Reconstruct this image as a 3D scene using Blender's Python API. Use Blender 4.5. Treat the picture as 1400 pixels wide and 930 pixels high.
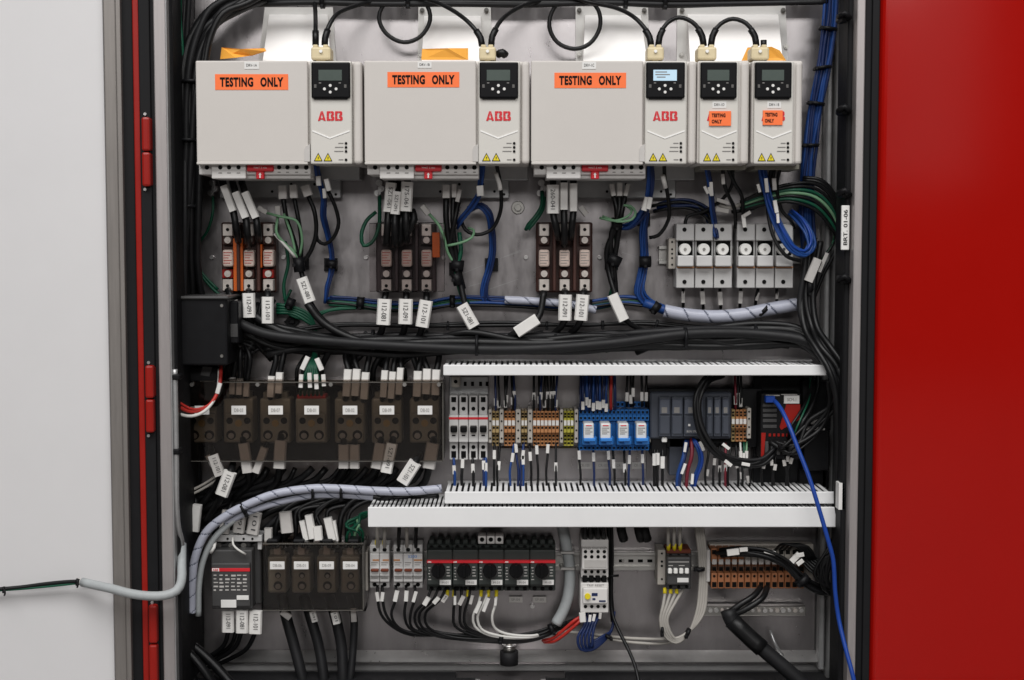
import bpy, bmesh, math, random
from mathutils import Vector, Matrix
random.seed(7)
for o in list(bpy.data.objects):
    bpy.data.objects.remove(o)
SC = bpy.context.scene
COL = SC.collection

# ------------------------------------------------------------------ camera
F_PX = 2000.0            # focal length in photograph pixels
TILT = math.atan(0.067)  # camera looks slightly down
DIST = 2.2               # metres from the lens to the mounting plate
cam_d = bpy.data.cameras.new('camera')
cam_d.sensor_width = 36.0
cam_d.lens = F_PX / 1400.0 * 36.0
cam_d.clip_start, cam_d.clip_end = 0.05, 200.0
cam = bpy.data.objects.new('camera', cam_d)
COL.objects.link(cam)
cam.location = (0, -DIST, 0)
cam.rotation_euler = (math.pi / 2 - TILT, 0, 0)
SC.camera = cam

# ------------------------------------------------------------------ light
world = bpy.data.worlds.new('World')
SC.world = world
world.use_nodes = True
wb = world.node_tree.nodes['Background']
wb.inputs[0].default_value = (1.0, 0.94, 0.93, 1)
wb.inputs[1].default_value = 0.038

def area(name, loc, target, sx, sy, power, col=(1, 1, 1)):
    l = bpy.data.lights.new(name, 'AREA')
    l.shape = 'RECTANGLE'
    l.size, l.size_y, l.energy, l.color = sx, sy, power, col
    o = bpy.data.objects.new(name, l)
    COL.objects.link(o)
    o.location = loc
    o.rotation_euler = (Vector(target) - Vector(loc)).to_track_quat('-Z', 'Y').to_euler()
    return o
area('ceiling_and_fill_lamp', (-0.4, -3.7, 4.6), (0, 0, 0.0), 6.4, 3.0, 425, (1.0, 0.99, 0.98))
area('ceiling_and_fill_lamp', (0.1, -5.8, 1.75), (0.0, 0, 0.0), 4.0, 0.7, 88, (1.0, 0.985, 0.97))  # low frontal fill, added to brighten the top of the mounting plate
area('panel_sheen_light', (2.15, -5.8, 0.95), (0.5, 0, 0.1), 0.5, 1.3, 1.3, (1.0, 0.985, 0.97))  # unseen strip added to put a soft lighter streak on the red panel
SC.view_settings.view_transform = 'Standard'
SC.view_settings.look = 'None'
SC.view_settings.exposure = 0.0
SC.view_settings.gamma = 1.0
SC.render.engine = 'CYCLES'
SC.cycles.max_bounces = 8
SC.cycles.transparent_max_bounces = 12

# ------------------------------------------------------------------ pixel -> place
CT, ST = math.cos(TILT), math.sin(TILT)
def W(px, py, d=0.0):
    """a point of the photograph at d metres in front of the mounting plate"""
    u, v = (px - 700.0) / F_PX, (465.0 - py) / F_PX
    dx, dy, dz = u, CT + v * ST, -ST + v * CT
    t = (DIST - d) / dy
    return Vector((t * dx, -d, t * dz))
def SCL(d=0.0):
    return (DIST - d) / F_PX
def RC(x0, y0, x1, y1, d):
    ym, xm = (y0 + y1) / 2, (x0 + x1) / 2
    return (W(x0, ym, d).x, W(x1, ym, d).x, W(xm, y1, d).z, W(xm, y0, d).z)

# ------------------------------------------------------------------ materials
MATS = {}
def mat(name, col, rough=0.5, metal=0.0, var=0.12, scale=40.0, bump=0.0, spec=0.32, emit=None, coat=0.0, stretch=None, bscale=None):
    m = bpy.data.materials.new(name)
    m.use_nodes = True
    nt = m.node_tree
    b = nt.nodes['Principled BSDF']
    b.inputs['Base Color'].default_value = (*col, 1)
    b.inputs['Roughness'].default_value = rough
    b.inputs['Metallic'].default_value = metal
    b.inputs['Specular IOR Level'].default_value = spec
    b.inputs['Coat Weight'].default_value = coat
    if emit:
        b.inputs['Emission Color'].default_value = (*emit[0], 1)
        b.inputs['Emission Strength'].default_value = emit[1]
    if var > 0:
        tc = nt.nodes.new('ShaderNodeTexCoord')
        mp = nt.nodes.new('ShaderNodeMapping')
        if stretch: mp.inputs['Scale'].default_value = stretch
        n = nt.nodes.new('ShaderNodeTexNoise')
        n.inputs['Scale'].default_value = scale
        n.inputs['Detail'].default_value = 6
        n.inputs['Roughness'].default_value = 0.65
        nt.links.new(tc.outputs['Object'], mp.inputs[0])
        nt.links.new(mp.outputs[0], n.inputs['Vector'])
        r = nt.nodes.new('ShaderNodeMix'); r.data_type = 'RGBA'
        r.inputs[6].default_value = (*[c * (1 - var * 1.6) for c in col], 1)
        r.inputs[7].default_value = (*[min(1, c * (1 + var * 1.4)) for c in col], 1)
        nt.links.new(n.outputs['Fac'], r.inputs[0])
        nt.links.new(r.outputs[2], b.inputs['Base Color'])
        mr = nt.nodes.new('ShaderNodeMapRange')
        mr.inputs[3].default_value = max(0.03, rough - var * 0.9)
        mr.inputs[4].default_value = min(1.0, rough + var * 0.9)
        nt.links.new(n.outputs['Fac'], mr.inputs[0])
        nt.links.new(mr.outputs[0], b.inputs['Roughness'])
        if bump > 0:
            n2 = nt.nodes.new('ShaderNodeTexNoise')
            n2.inputs['Scale'].default_value = bscale or scale * 6
            n2.inputs['Detail'].default_value = 3
            nt.links.new(mp.outputs[0], n2.inputs['Vector'])
            bp = nt.nodes.new('ShaderNodeBump')
            bp.inputs['Strength'].default_value = bump
            bp.inputs['Distance'].default_value = 0.001
            nt.links.new(n2.outputs['Fac'], bp.inputs['Height'])
            nt.links.new(bp.outputs[0], b.inputs['Normal'])
    MATS[name] = m
    return m
def glass(name, tint, rough=0.08, gloss=0.06):
    m = bpy.data.materials.new(name); m.use_nodes = True
    nt = m.node_tree; nt.nodes.clear()
    out = nt.nodes.new('ShaderNodeOutputMaterial')
    tr = nt.nodes.new('ShaderNodeBsdfTransparent'); tr.inputs[0].default_value = (*tint, 1)
    gl = nt.nodes.new('ShaderNodeBsdfGlossy'); gl.inputs['Roughness'].default_value = rough
    fr = nt.nodes.new('ShaderNodeFresnel'); fr.inputs[0].default_value = 1.45
    mx = nt.nodes.new('ShaderNodeMixShader')
    nt.links.new(fr.outputs[0], mx.inputs[0])
    nt.links.new(tr.outputs[0], mx.inputs[1]); nt.links.new(gl.outputs[0], mx.inputs[2])
    nt.links.new(mx.outputs[0], out.inputs[0])
    MATS[name] = m
    return m

mat('floor_paint', (0.16, 0.15, 0.145), 0.5, 0, 0.15, 4, 0.05)
mat('zinc', (0.345, 0.325, 0.328), 0.31, 0.92, 0.14, 26, 0.04, stretch=(2.5, 2.5, 0.8))
mat('steel', (0.42, 0.42, 0.42), 0.38, 0.6, 0.12, 60, 0.05)
mat('edge_steel', (0.27, 0.25, 0.235), 0.42, 0.6, 0.10, 30, 0.04, stretch=(8, 8, 0.4))
mat('rim_steel', (0.40, 0.37, 0.365), 0.42, 0.6, 0.10, 30, 0.04, stretch=(8, 8, 0.4))
mat('bright_steel', (0.62, 0.61, 0.6), 0.3, 0.85, 0.08, 80)
mat('bolt_steel', (0.35, 0.34, 0.32), 0.35, 0.9, 0.1, 90)
mat('white_paint', (0.635, 0.627, 0.632), 0.45, 0, 0.045, 3.5, 0.03, bscale=300)
mat('red_paint', (0.33, 0.0045, 0.0025), 0.12, 0, 0.05, 5, 0.02, coat=0.0, spec=0.3, bscale=30)
mat('red_trim', (0.28, 0.010, 0.006), 0.35, 0, 0.08, 30)
mat('rubber', (0.008, 0.008, 0.009), 0.6, 0, 0.15, 60, spec=0.2)
mat('black_plastic', (0.006, 0.006, 0.007), 0.45, 0, 0.15, 50, spec=0.18)
mat('drive_shell', (0.56, 0.53, 0.50), 0.5, 0, 0.025, 20, 0.05, bscale=900)
mat('drive_panel', (0.60, 0.58, 0.54), 0.45, 0, 0.02, 20, 0.04, bscale=900)
mat('terminal_white', (0.66, 0.64, 0.62), 0.45, 0, 0.05, 60)
mat('duct_white', (0.77, 0.77, 0.77), 0.5, 0, 0.05, 9, 0.02)
mat('shroud_white', (0.90, 0.88, 0.86), 0.55, 0, 0.03, 20, 0.04)
mat('flange', (0.62, 0.61, 0.59), 0.45, 0.1, 0.07, 25, 0.04)
mat('paper', (0.72, 0.71, 0.69), 0.6, 0, 0.05, 60)
mat('tag_white', (0.70, 0.685, 0.66), 0.5, 0, 0.08, 60)
mat('tag_grey', (0.50, 0.48, 0.46), 0.55, 0, 0.10, 60)
mat('ink', (0.008, 0.007, 0.008), 0.7, 0, 0, spec=0.1)
mat('tag_ink', (0.05, 0.05, 0.052), 0.6, 0, 0)
mat('grey_ink', (0.22, 0.21, 0.2), 0.6, 0, 0)
mat('logo_red', (0.60, 0.02, 0.03), 0.45, 0, 0)
mat('orange_sticker', (0.95, 0.185, 0.05), 0.5, 0, 0.05, 50)
mat('orange_tape', (0.86, 0.40, 0.06), 0.5, 0, 0.06, 70, 0.08)
mat('yellow', (0.72, 0.58, 0.02), 0.5, 0, 0.05, 60)
mat('keypad', (0.004, 0.004, 0.005), 0.4, 0, 0.1, 60, spec=0.12)
mat('lcd', (0.055, 0.075, 0.065), 0.25, 0, 0.05, 60)
mat('lcd_lit', (0.25, 0.35, 0.42), 0.25, 0, 0.05, 60, emit=((0.55, 0.75, 0.9), 0.55))
mat('chevron', (0.85, 0.84, 0.82), 0.4, 0, 0)
mat('beige', (0.66, 0.56, 0.36), 0.5, 0, 0.06, 60)
mat('cable_black', (0.006, 0.006, 0.0065), 0.40, 0, 0.2, 60, spec=0.26)
mat('cable_soft', (0.011, 0.011, 0.012), 0.5, 0, 0.2, 60, spec=0.24)
mat('cable_blue', (0.012, 0.05, 0.20), 0.4, 0, 0.15, 60)
mat('cable_navy', (0.010, 0.022, 0.085), 0.42, 0, 0.15, 60)
mat('cable_bright_blue', (0.010, 0.048, 0.27), 0.38, 0, 0.1, 60)
mat('cable_green', (0.006, 0.075, 0.040), 0.42, 0, 0.15, 60)
mat('cable_lime', (0.17, 0.33, 0.19), 0.45, 0, 0.15, 60)
mat('cable_red', (0.42, 0.025, 0.018), 0.42, 0, 0.1, 60)
mat('cable_grey', (0.36, 0.34, 0.31), 0.5, 0, 0.1, 60)
mat('cable_white', (0.62, 0.61, 0.58), 0.5, 0, 0.1, 60)
mat('conduit_grey', (0.36, 0.38, 0.385), 0.45, 0, 0.1, 60)
mat('wrap', (0.40, 0.415, 0.49), 0.25, 0, 0.12, 50)
mat('wrap_groove', (0.10, 0.11, 0.15), 0.5, 0, 0.1, 50)
mat('fuse_base', (0.055, 0.022, 0.017), 0.4, 0, 0.2, 50)
mat('fuse_base_dark', (0.045, 0.032, 0.034), 0.4, 0, 0.2, 50)
mat('amber', (0.58, 0.11, 0.012), 0.4, 0, 0.1, 50)
mat('fuse_body', (0.62, 0.50, 0.44), 0.5, 0, 0.1, 120)
mat('lug', (0.58, 0.53, 0.49), 0.35, 0.45, 0.15, 80)
mat('holder_grey', (0.47, 0.465, 0.46), 0.5, 0, 0.05, 50)
mat('holder_light', (0.60, 0.595, 0.59), 0.5, 0, 0.05, 50)
mat('ceramic', (0.86, 0.85, 0.82), 0.35, 0, 0.04, 60)
mat('cover_edge_gloss', (0.10, 0.095, 0.085), 0.25, 0, 0)  # gloss lines of the smoked cover edges, put into a plain grey
mat('block_grey', (0.24, 0.23, 0.19), 0.45, 0, 0.12, 60)
mat('block_dark', (0.06, 0.055, 0.05), 0.45, 0, 0.12, 60)
mat('breaker_white', (0.58, 0.57, 0.56), 0.45, 0, 0.04, 60)
mat('breaker_grey', (0.40, 0.39, 0.385), 0.45, 0, 0.05, 60)
mat('term_orange', (0.46, 0.21, 0.085), 0.5, 0, 0.10, 60)
mat('term_tan', (0.38, 0.27, 0.12), 0.5, 0, 0.10, 60)
mat('term_yellow', (0.42, 0.38, 0.05), 0.5, 0, 0.10, 60)
mat('term_grey', (0.42, 0.39, 0.35), 0.5, 0, 0.08, 60)
mat('term_dark', (0.10, 0.055, 0.035), 0.5, 0, 0.12, 60)
mat('cable_maroon', (0.17, 0.018, 0.03), 0.42, 0, 0.1, 60)
mat('term_brown', (0.36, 0.145, 0.065), 0.5, 0, 0.12, 60)
mat('hole', (0.005, 0.005, 0.005), 0.7, 0, 0, spec=0.1)
mat('relay_blue', (0.02, 0.14, 0.42), 0.42, 0, 0.08, 60)
mat('relay_light_blue', (0.035, 0.20, 0.58), 0.42, 0, 0.08, 60)
mat('relay_can', (0.62, 0.63, 0.63), 0.35, 0, 0.05, 60)
mat('plc', (0.058, 0.065, 0.083), 0.42, 0, 0.08, 60)
mat('plc_light', (0.088, 0.098, 0.125), 0.38, 0, 0.08, 60)
mat('starter', (0.034, 0.040, 0.037), 0.5, 0, 0.12, 60)
mat('contactor', (0.055, 0.054, 0.054), 0.45, 0, 0.12, 60)
mat('toggle_brown', (0.16, 0.035, 0.015), 0.45, 0, 0.1, 60)
mat('knob', (0.004, 0.004, 0.0045), 0.4, 0, 0, spec=0.15)
mat('rail_steel', (0.50, 0.49, 0.47), 0.35, 0.75, 0.1, 40, 0.03, stretch=(0.5, 8, 8))
glass('smoke_cover', (0.79, 0.74, 0.70), 0.05)
glass('clear_cover', (0.92, 0.90, 0.90))
glass('amber_cover', (0.72, 0.52, 0.45))

# ------------------------------------------------------------------ mesh builder
class MB:
    def __init__(s):
        s.v, s.f, s.sm, s.mi = [], [], [], []
    def add(s, vs, fs, smooth=False, mi=0):
        b = len(s.v)
        s.v += [Vector(p) for p in vs]
        for f in fs:
            s.f.append([b + i for i in f]); s.sm.append(smooth); s.mi.append(mi)
        return s
    def box(s, x0, x1, y0, y1, z0, z1, bev=0.0, seg=1, mi=0):
        if x1 < x0: x0, x1 = x1, x0
        if y1 < y0: y0, y1 = y1, y0
        if z1 < z0: z0, z1 = z1, z0
        bev = min(bev, (x1 - x0) * .45, (y1 - y0) * .45, (z1 - z0) * .45)
        if bev <= 1e-6:
            vs = [(x, y, z) for x in (x0, x1) for y in (y0, y1) for z in (z0, z1)]
            fs = [(0, 1, 3, 2), (4, 6, 7, 5), (0, 4, 5, 1), (2, 3, 7, 6), (0, 2, 6, 4), (1, 5, 7, 3)]
            return s.add(vs, fs, False, mi)
        bm = bmesh.new()
        bmesh.ops.create_cube(bm, size=1.0)
        for v in bm.verts:
            v.co = Vector(((x0 + x1) / 2 + v.co.x * (x1 - x0), (y0 + y1) / 2 + v.co.y * (y1 - y0), (z0 + z1) / 2 + v.co.z * (z1 - z0)))
        bmesh.ops.bevel(bm, geom=bm.edges[:], offset=bev, segments=seg, affect='EDGES', profile=0.5)
        bm.verts.index_update()
        vs = [v.co.copy() for v in bm.verts]
        fs = [[v.index for v in f.verts] for f in bm.faces]
        bm.free()
        return s.add(vs, fs, False, mi)
    def pb(s, x0, y0, x1, y1, d0, d1, bev=0.0008, seg=1, mi=0):
        """box whose front face (at d1) covers the pixel rectangle, reaching back to d0"""
        X0, X1, Z0, Z1 = RC(x0, y0, x1, y1, d1)
        return s.box(X0, X1, -d1, -d0, Z0, Z1, bev, seg, mi)
    def poly(s, pts, d0, d1, mi=0):
        """pixel polygon at d1 as a slab reaching back to d0"""
        P = [W(x, y, d1) for x, y in pts]
        n = len(P)
        area2 = sum(P[i].x * P[(i + 1) % n].z - P[(i + 1) % n].x * P[i].z for i in range(n))
        if area2 < 0: P.reverse()
        vs = P + [Vector((p.x, -d0, p.z)) for p in P]
        fs = [list(range(n)), list(range(2 * n - 1, n - 1, -1))] + [(i, n + i, n + (i + 1) % n, (i + 1) % n) for i in range(n)]
        return s.add(vs, fs, False, mi)
    def cyl(s, px, py, r, d0, d1, n=14, mi=0, cone=1.0):
        """round piece facing the camera, r in pixels"""
        c = W(px, py, d1); R = r * SCL(d1)
        vs = []
        for k, (d, q) in enumerate(((d1, cone), (d1 - min(0.001, (d1 - d0) * .3), 1.0), (d0, 1.0))):
            rr = R * q if k else R * min(q, 1.0) * 0.93
            for i in range(n):
                a = 2 * math.pi * i / n
                vs.append((c.x + rr * math.cos(a), -d, c.z + rr * math.sin(a)))
        b = len(s.v)
        s.add(vs, [list(range(n))], False, mi)
        s.add([], [], True)
        for k in (0, 1):
            for i in range(n):
                j = (i + 1) % n
                s.f.append([b + k * n + j, b + k * n + i, b + (k + 1) * n + i, b + (k + 1) * n + j]); s.sm.append(k == 1); s.mi.append(mi)
        return s
    def ring(s, px, py, r0, r1, d0, d1, n=20, mi=0):
        c = W(px, py, d1); vs = []
        for r, d in ((r0, d0), (r0, d1), (r1, d1), (r1, d0)):
            for i in range(n):
                a = 2 * math.pi * i / n
                vs.append((c.x + r * SCL(d1) * math.cos(a), -d, c.z + r * SCL(d1) * math.sin(a)))
        fs = [(k * n + i, k * n + (i + 1) % n, (k + 1) * n + (i + 1) % n, (k + 1) * n + i) for k in range(3) for i in range(n)]
        return s.add(vs, fs, False, mi)
    def tube(s, pts, r, n=8, step=None, spiral=None, flat=1.0, mi=0):
        """smooth tube through world points; r in metres"""
        P = resample(pts, step or max(r * 1.6, 0.006))
        N = len(P)
        if N < 2: return s
        T = [(P[min(i + 1, N - 1)] - P[max(i - 1, 0)]).normalized() for i in range(N)]
        up = Vector((0, -1, 0))
        if abs(T[0].dot(up)) > 0.95: up = Vector((1, 0, 0))
        nrm = (up - T[0] * up.dot(T[0])).normalized()
        vs = []; fs = []; acc = 0.0; mis = []
        for i in range(N):
            nrm = (nrm - T[i] * nrm.dot(T[i]))
            nrm = nrm.normalized() if nrm.length > 1e-6 else T[i].orthogonal().normalized()
            bi = T[i].cross(nrm)
            if i: acc += (P[i] - P[i - 1]).length
            for k in range(n):
                a = 2 * math.pi * k / n
                rr = r
                if spiral:
                    ph = (acc / spiral - k / n) % 1.0
                    if ph < 0.08: rr = r * 0.90
                vs.append(P[i] + nrm * (math.cos(a) * rr * flat) + bi * (math.sin(a) * rr))
        b = len(s.v); s.v += vs
        acc = 0
        for i in range(N - 1):
            seg = (P[i + 1] - P[i]).length
            for k in range(n):
                k2 = (k + 1) % n
                s.f.append([b + i * n + k, b + i * n + k2, b + (i + 1) * n + k2, b + (i + 1) * n + k]); s.sm.append(True)
                m_ = mi
                if spiral and ((acc + seg / 2) / spiral - (k + .5) / n) % 1.0 < 0.08: m_ = 1
                s.mi.append(m_)
            acc += seg
        s.f.append([b + k for k in reversed(range(n))]); s.sm.append(False); s.mi.append(mi)
        s.f.append([b + (N - 1) * n + k for k in range(n)]); s.sm.append(False); s.mi.append(mi)
        return s
    def sleeve(s, x0, y0, x1, y1, w, d, thick=None, mi=0):
        """flattened label sleeve from one pixel to another, w pixels wide, centred at depth d"""
        A, B = W(x0, y0, d), W(x1, y1, d)
        t = (B - A).normalized(); fr = Vector((0, -1, 0)); sd = t.cross(fr).normalized()
        hw = w * SCL(d) / 2; ht = (thick if thick is not None else w * 0.55) * SCL(d) / 2
        prof = [(-1, .45), (-.8, 1), (.8, 1), (1, .45), (1, -.45), (.8, -1), (-.8, -1), (-1, -.45)]
        vs = [Q + sd * (a * hw) + fr * (b * ht) for Q in (A, B) for a, b in prof]
        fs = [(i, i + 8, (i + 1) % 8 + 8, (i + 1) % 8) for i in range(8)] + [list(range(8)), list(range(15, 7, -1))]
        return s.add(vs, fs, False, mi)
    def text(s, string, px, py, w, h, d, ang=0.0, bold=0.0, mi=0):
        """flat lettering centred on a pixel, fitted to w x h pixels (h may be None), ang in degrees counter-clockwise"""
        vs, fs, bw, bh = glyphs(string, bold)
        sx = w * SCL(d) / bw; sz = (h * SCL(d) / bh) if h else sx
        c = W(px, py, d); ca, sa = math.cos(math.radians(ang)), math.sin(math.radians(ang))
        out = [(c.x + x * sx * ca - y * sz * sa, -d, c.z + x * sx * sa + y * sz * ca) for x, y in vs]
        return s.add(out, fs, False, mi)
    def screw(s, px, py, r, d0, d1, n=10):
        s.cyl(px, py, r, d0, d1, n)
        return s
    def mesh(s, name, mats, org):
        me = bpy.data.meshes.new(name)
        me.from_pydata([p - org for p in s.v], [], s.f)
        for m in mats: me.materials.append(MATS[m])
        me.polygons.foreach_set('use_smooth', s.sm)
        if len(mats) > 1: me.polygons.foreach_set('material_index', s.mi)
        me.validate()
        return me

def resample(pts, step):
    pts = [Vector(p) for p in pts]
    if len(pts) == 2:
        n = max(1, int((pts[1] - pts[0]).length / step / 2))
        return [pts[0].lerp(pts[1], i / n) for i in range(n + 1)]
    Q = [pts[0] * 2 - pts[1]] + pts + [pts[-1] * 2 - pts[-2]]
    out = []
    for i in range(1, len(Q) - 2):
        p0, p1, p2, p3 = Q[i - 1:i + 3]
        n = max(2, int((p2 - p1).length / step))
        # centripetal Catmull-Rom
        t0 = 0; t1 = t0 + max(1e-6, (p1 - p0).length) ** .5; t2 = t1 + max(1e-6, (p2 - p1).length) ** .5; t3 = t2 + max(1e-6, (p3 - p2).length) ** .5
        for k in range(n):
            t = t1 + (t2 - t1) * k / n
            a1 = p0 * ((t1 - t) / (t1 - t0)) + p1 * ((t - t0) / (t1 - t0))
            a2 = p1 * ((t2 - t) / (t2 - t1)) + p2 * ((t - t1) / (t2 - t1))
            a3 = p2 * ((t3 - t) / (t3 - t2)) + p3 * ((t - t2) / (t3 - t2))
            b1 = a1 * ((t2 - t) / (t2 - t0)) + a2 * ((t - t0) / (t2 - t0))
            b2 = a2 * ((t3 - t) / (t3 - t1)) + a3 * ((t - t1) / (t3 - t1))
            out.append(b1 * ((t2 - t) / (t2 - t1)) + b2 * ((t - t1) / (t2 - t1)))
    out.append(pts[-1])
    return out

GL = {}
def glyphs(string, bold):
    key = (string, bold)
    if key not in GL:
        cu = bpy.data.curves.new('lettering', 'FONT')
        cu.body = string; cu.size = 1.0; cu.space_character = 1.12 if bold > .02 else 1.0; cu.space_word = 1.3; cu.resolution_u = 3; cu.offset = bold
        cu.align_x = 'CENTER'; cu.align_y = 'CENTER'
        o = bpy.data.objects.new('lettering', cu); COL.objects.link(o)
        bpy.context.view_layer.update()
        me = o.to_mesh()
        vs = [(v.co.x, v.co.y) for v in me.vertices]; fs = [list(p.vertices) for p in me.polygons]
        o.to_mesh_clear(); bpy.data.objects.remove(o); bpy.data.curves.remove(cu)
        xs = [a for a, b in vs]; ys = [b for a, b in vs]
        cx, cy = (min(xs) + max(xs)) / 2, (min(ys) + max(ys)) / 2
        GL[key] = ([(a - cx, b - cy) for a, b in vs], fs, max(xs) - min(xs), max(ys) - min(ys))
    return GL[key]

# ------------------------------------------------------------------ things and parts
class Thing:
    def __init__(s, name, label, cat, org, group=None, kind=None):
        s.o = bpy.data.objects.new(name, None)
        s.o.empty_display_size = 0.02
        COL.objects.link(s.o)
        s.org = Vector(org); s.o.location = s.org
        s.o['label'] = label; s.o['category'] = cat
        if group: s.o['group'] = group
        if kind: s.o['kind'] = kind
    def part(s, name, mb, mats, parent=None, label=None, kind=None):
        if isinstance(mats, str): mats = [mats]
        me = mb.mesh(name, mats, s.org)
        o = bpy.data.objects.new(name, me); COL.objects.link(o)
        o.parent = parent or s.o
        if label: o['label'] = label
        if kind: o['kind'] = kind
        return o
    def repeat(s, name, src, offs, parent=None):
        """copies of a part, sharing its mesh, shifted by world offsets"""
        for v in offs:
            c = src.copy(); COL.objects.link(c); c.parent = parent or src.parent
            c.location = src.location + Vector(v)
def single(name, mb, mats, label, cat, group=None, org=None, kind=None):
    if isinstance(mats, str): mats = [mats]
    org = Vector(org) if org else mb.v[0].copy()
    o = bpy.data.objects.new(name, mb.mesh(name, mats, org)); COL.objects.link(o)
    o.location = org; o['label'] = label; o['category'] = cat
    if group: o['group'] = group
    if kind: o['kind'] = kind
    return o
def path(pts, d=0.02):
    return [W(p[0], p[1], p[2] if len(p) > 2 else d) for p in pts]
def tie_mb(x0, y0, x1, y1, r, d, mb=None):
    mb = mb or MB()
    A, B = W(x0, y0, d), W(x1, y1, d)
    mb.tube([A, B], r * SCL(d), 10)
    m = (A + B) / 2; h = min(2.4, r * .34) * SCL(d)
    t = (B - A).normalized(); sd = t.cross(Vector((0, -1, 0)))
    c = m + sd * (r * SCL(d)) * 0.75 + Vector((0, -1, 0)) * r * SCL(d) * 0.6
    mb.box(c.x - h, c.x + h, c.y - h, c.y + h, c.z - h, c.z + h, h * .3)
    return mb
def harness(name, label, cat, wires, tags=(), ties=(), group=None, d=0.03):
    """wires: (points, radius px, material[, part name]); tags: (x0,y0,x1,y1,w,d,text[,material]); ties: (x0,y0,x1,y1,r,d)"""
    p0 = path([wires[0][0][0]], d)[0]
    t = Thing(name, label, cat, p0, group)
    for w in wires:
        pn = w[3] if len(w) > 3 else ('cable' if w[1] >= 3.2 else 'wire')
        P = path(w[0], d)
        t.part(pn, MB().tube(P, w[1] * SCL(d), 10 if w[1] > 4 else 8), w[2])
    for g in tags:
        x0, y0, x1, y1, wd, dd, tx = g[:7]
        mt = g[7] if len(g) > 7 else 'tag_white'
        fit = [q[1] for q in wires if q[1] * 2 <= wd + 1]
        th = max(min(wd * 0.6, 8), min(wd * 1.1, 2.0 * max(fit) + 2.0) if fit and wd > 6 else 0)
        o = t.part('wire_tag', MB().sleeve(x0, y0, x1, y1, wd, dd, th), mt)
        if tx:
            L = math.hypot(x1 - x0, y1 - y0)
            ang = math.degrees(math.atan2(-(y1 - y0), x1 - x0)) + (180 if False else 0)
            t.part('lettering', MB().text(tx, (x0 + x1) / 2, (y0 + y1) / 2, L * .70, wd * .36, dd + th * SCL(dd) / 2 + .0006, ang, 0.0), 'tag_ink', o)
    for q in ties:
        t.part('cable_tie', tie_mb(*q), 'black_plastic')
    return t
def bundle(pts, n, spread, r, mats, d=0.03, rnd=None, dz=0.5):
    """n wires running together along pixel points, each with its own wander"""
    out = []
    for i in range(n):
        a = 2 * math.pi * i / max(1, n) + random.uniform(-.5, .5)
        rr = spread * math.sqrt((i + .5) / n)
        P = []
        for k, p in enumerate(pts):
            a += random.uniform(-.35, .35)
            dd = p[2] if len(p) > 2 else d
            P.append((p[0] + rr * math.cos(a) + random.uniform(-.6, .6), p[1] + rr * math.sin(a) * (.9) + random.uniform(-.6, .6), max(0.004, dd + rr * math.sin(a * 1.7 + i) * dz * 0.001)))
        out.append((P, r, mats[i % len(mats)]))
    return out
# ================================================================== the cabinet
def XM(px, py, d): return W(px, py, d).x
ZT, ZB = W(700, -330, 0.17).z, W(700, 1010, 0.17).z
ZF = W(700, 909, 0.0).z                              # cabinet floor
XL, XR = XM(232, 380, .17), XM(1168, 350, .17)       # inner faces of the side walls
fb = bpy.data.objects.new('floor', MB().box(-6, 6, -8, 1.5, ZB - .06, ZB - .001).mesh('floor', ['floor_paint'], Vector((0, 0, 0))))
COL.objects.link(fb); fb['kind'] = 'structure'
cab = Thing('electrical_cabinet', 'open steel control cabinet with galvanised mounting plate, black door seals and white door', 'cabinet', (0, 0, ZB))
m = MB().box(XL + .004, XR - .012, -0.0, 0.004, ZF + .002, ZT - .02)
plate = cab.part('mounting_plate', m, 'zinc')
m = MB()
A = [W(300, 889, .002), W(1118, 889, .002), W(1118, 905, .022), W(300, 905, .022)]
m.add(A + [p + Vector((0, .002, -.002)) for p in A], [(3, 2, 1, 0), (4, 5, 6, 7), (0, 1, 5, 4), (2, 3, 7, 6)])
cab.part('plate_flange', m, 'bright_steel', plate)
m = MB()
for q in ((708, 284, 9), (1132, 30, 5), (262, 30, 5), (728, 829, 3.4), (852, 767, 4), (1003, 843, 3)):
    m = MB().cyl(q[0], q[1], q[2], 0, .003).cyl(q[0], q[1], q[2] * .55, 0, .008, 6)
    cab.part('bolt', m, 'bolt_steel' if q[2] > 3.5 else 'bright_steel', plate)
for a_, b_ in (((633, 374), (712, 342)), ((640, 392), (662, 386)), ((668, 396), (708, 382)), ((530, 56), (552, 50)), ((688, 352), (730, 338)), ((850, 345), (872, 352)), ((700, 440), (742, 428))):
    cab.part('scratch', MB().poly([(a_[0], a_[1] - .35), (b_[0], b_[1] - .2), (b_[0], b_[1] + .2), (a_[0], a_[1] + .35)], 0, .0004), 'steel', plate)
cab.part('side_wall', MB().box(XL - .002, XL, -.168, .02, ZB, ZT), 'steel', label='left side wall')
cab.part('side_wall', MB().box(XR, XR + .002, -.168, .02, ZB, ZT), 'steel', label='right side wall')
cab.part('back_wall', MB().box(XL - .002, XR + .002, .02, .022, ZB, ZT), 'steel')
cab.part('top_wall', MB().box(XL, XR, -.168, .02, ZT - .003, ZT), 'steel')
cab.part('corner_post', MB().box(XR - .011, XR - .003, -.03, -.006, ZF, ZT - .01, .002), 'steel')
cab.part('rail_edge', MB().box(XR - .009, XR - .0005, -.15, -.09, ZF, ZT - .01, .002), 'rubber')
fl = cab.part('cabinet_floor', MB().box(XL, XR, -.166, .0, ZF - .012, ZF - .009), 'zinc')
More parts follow.
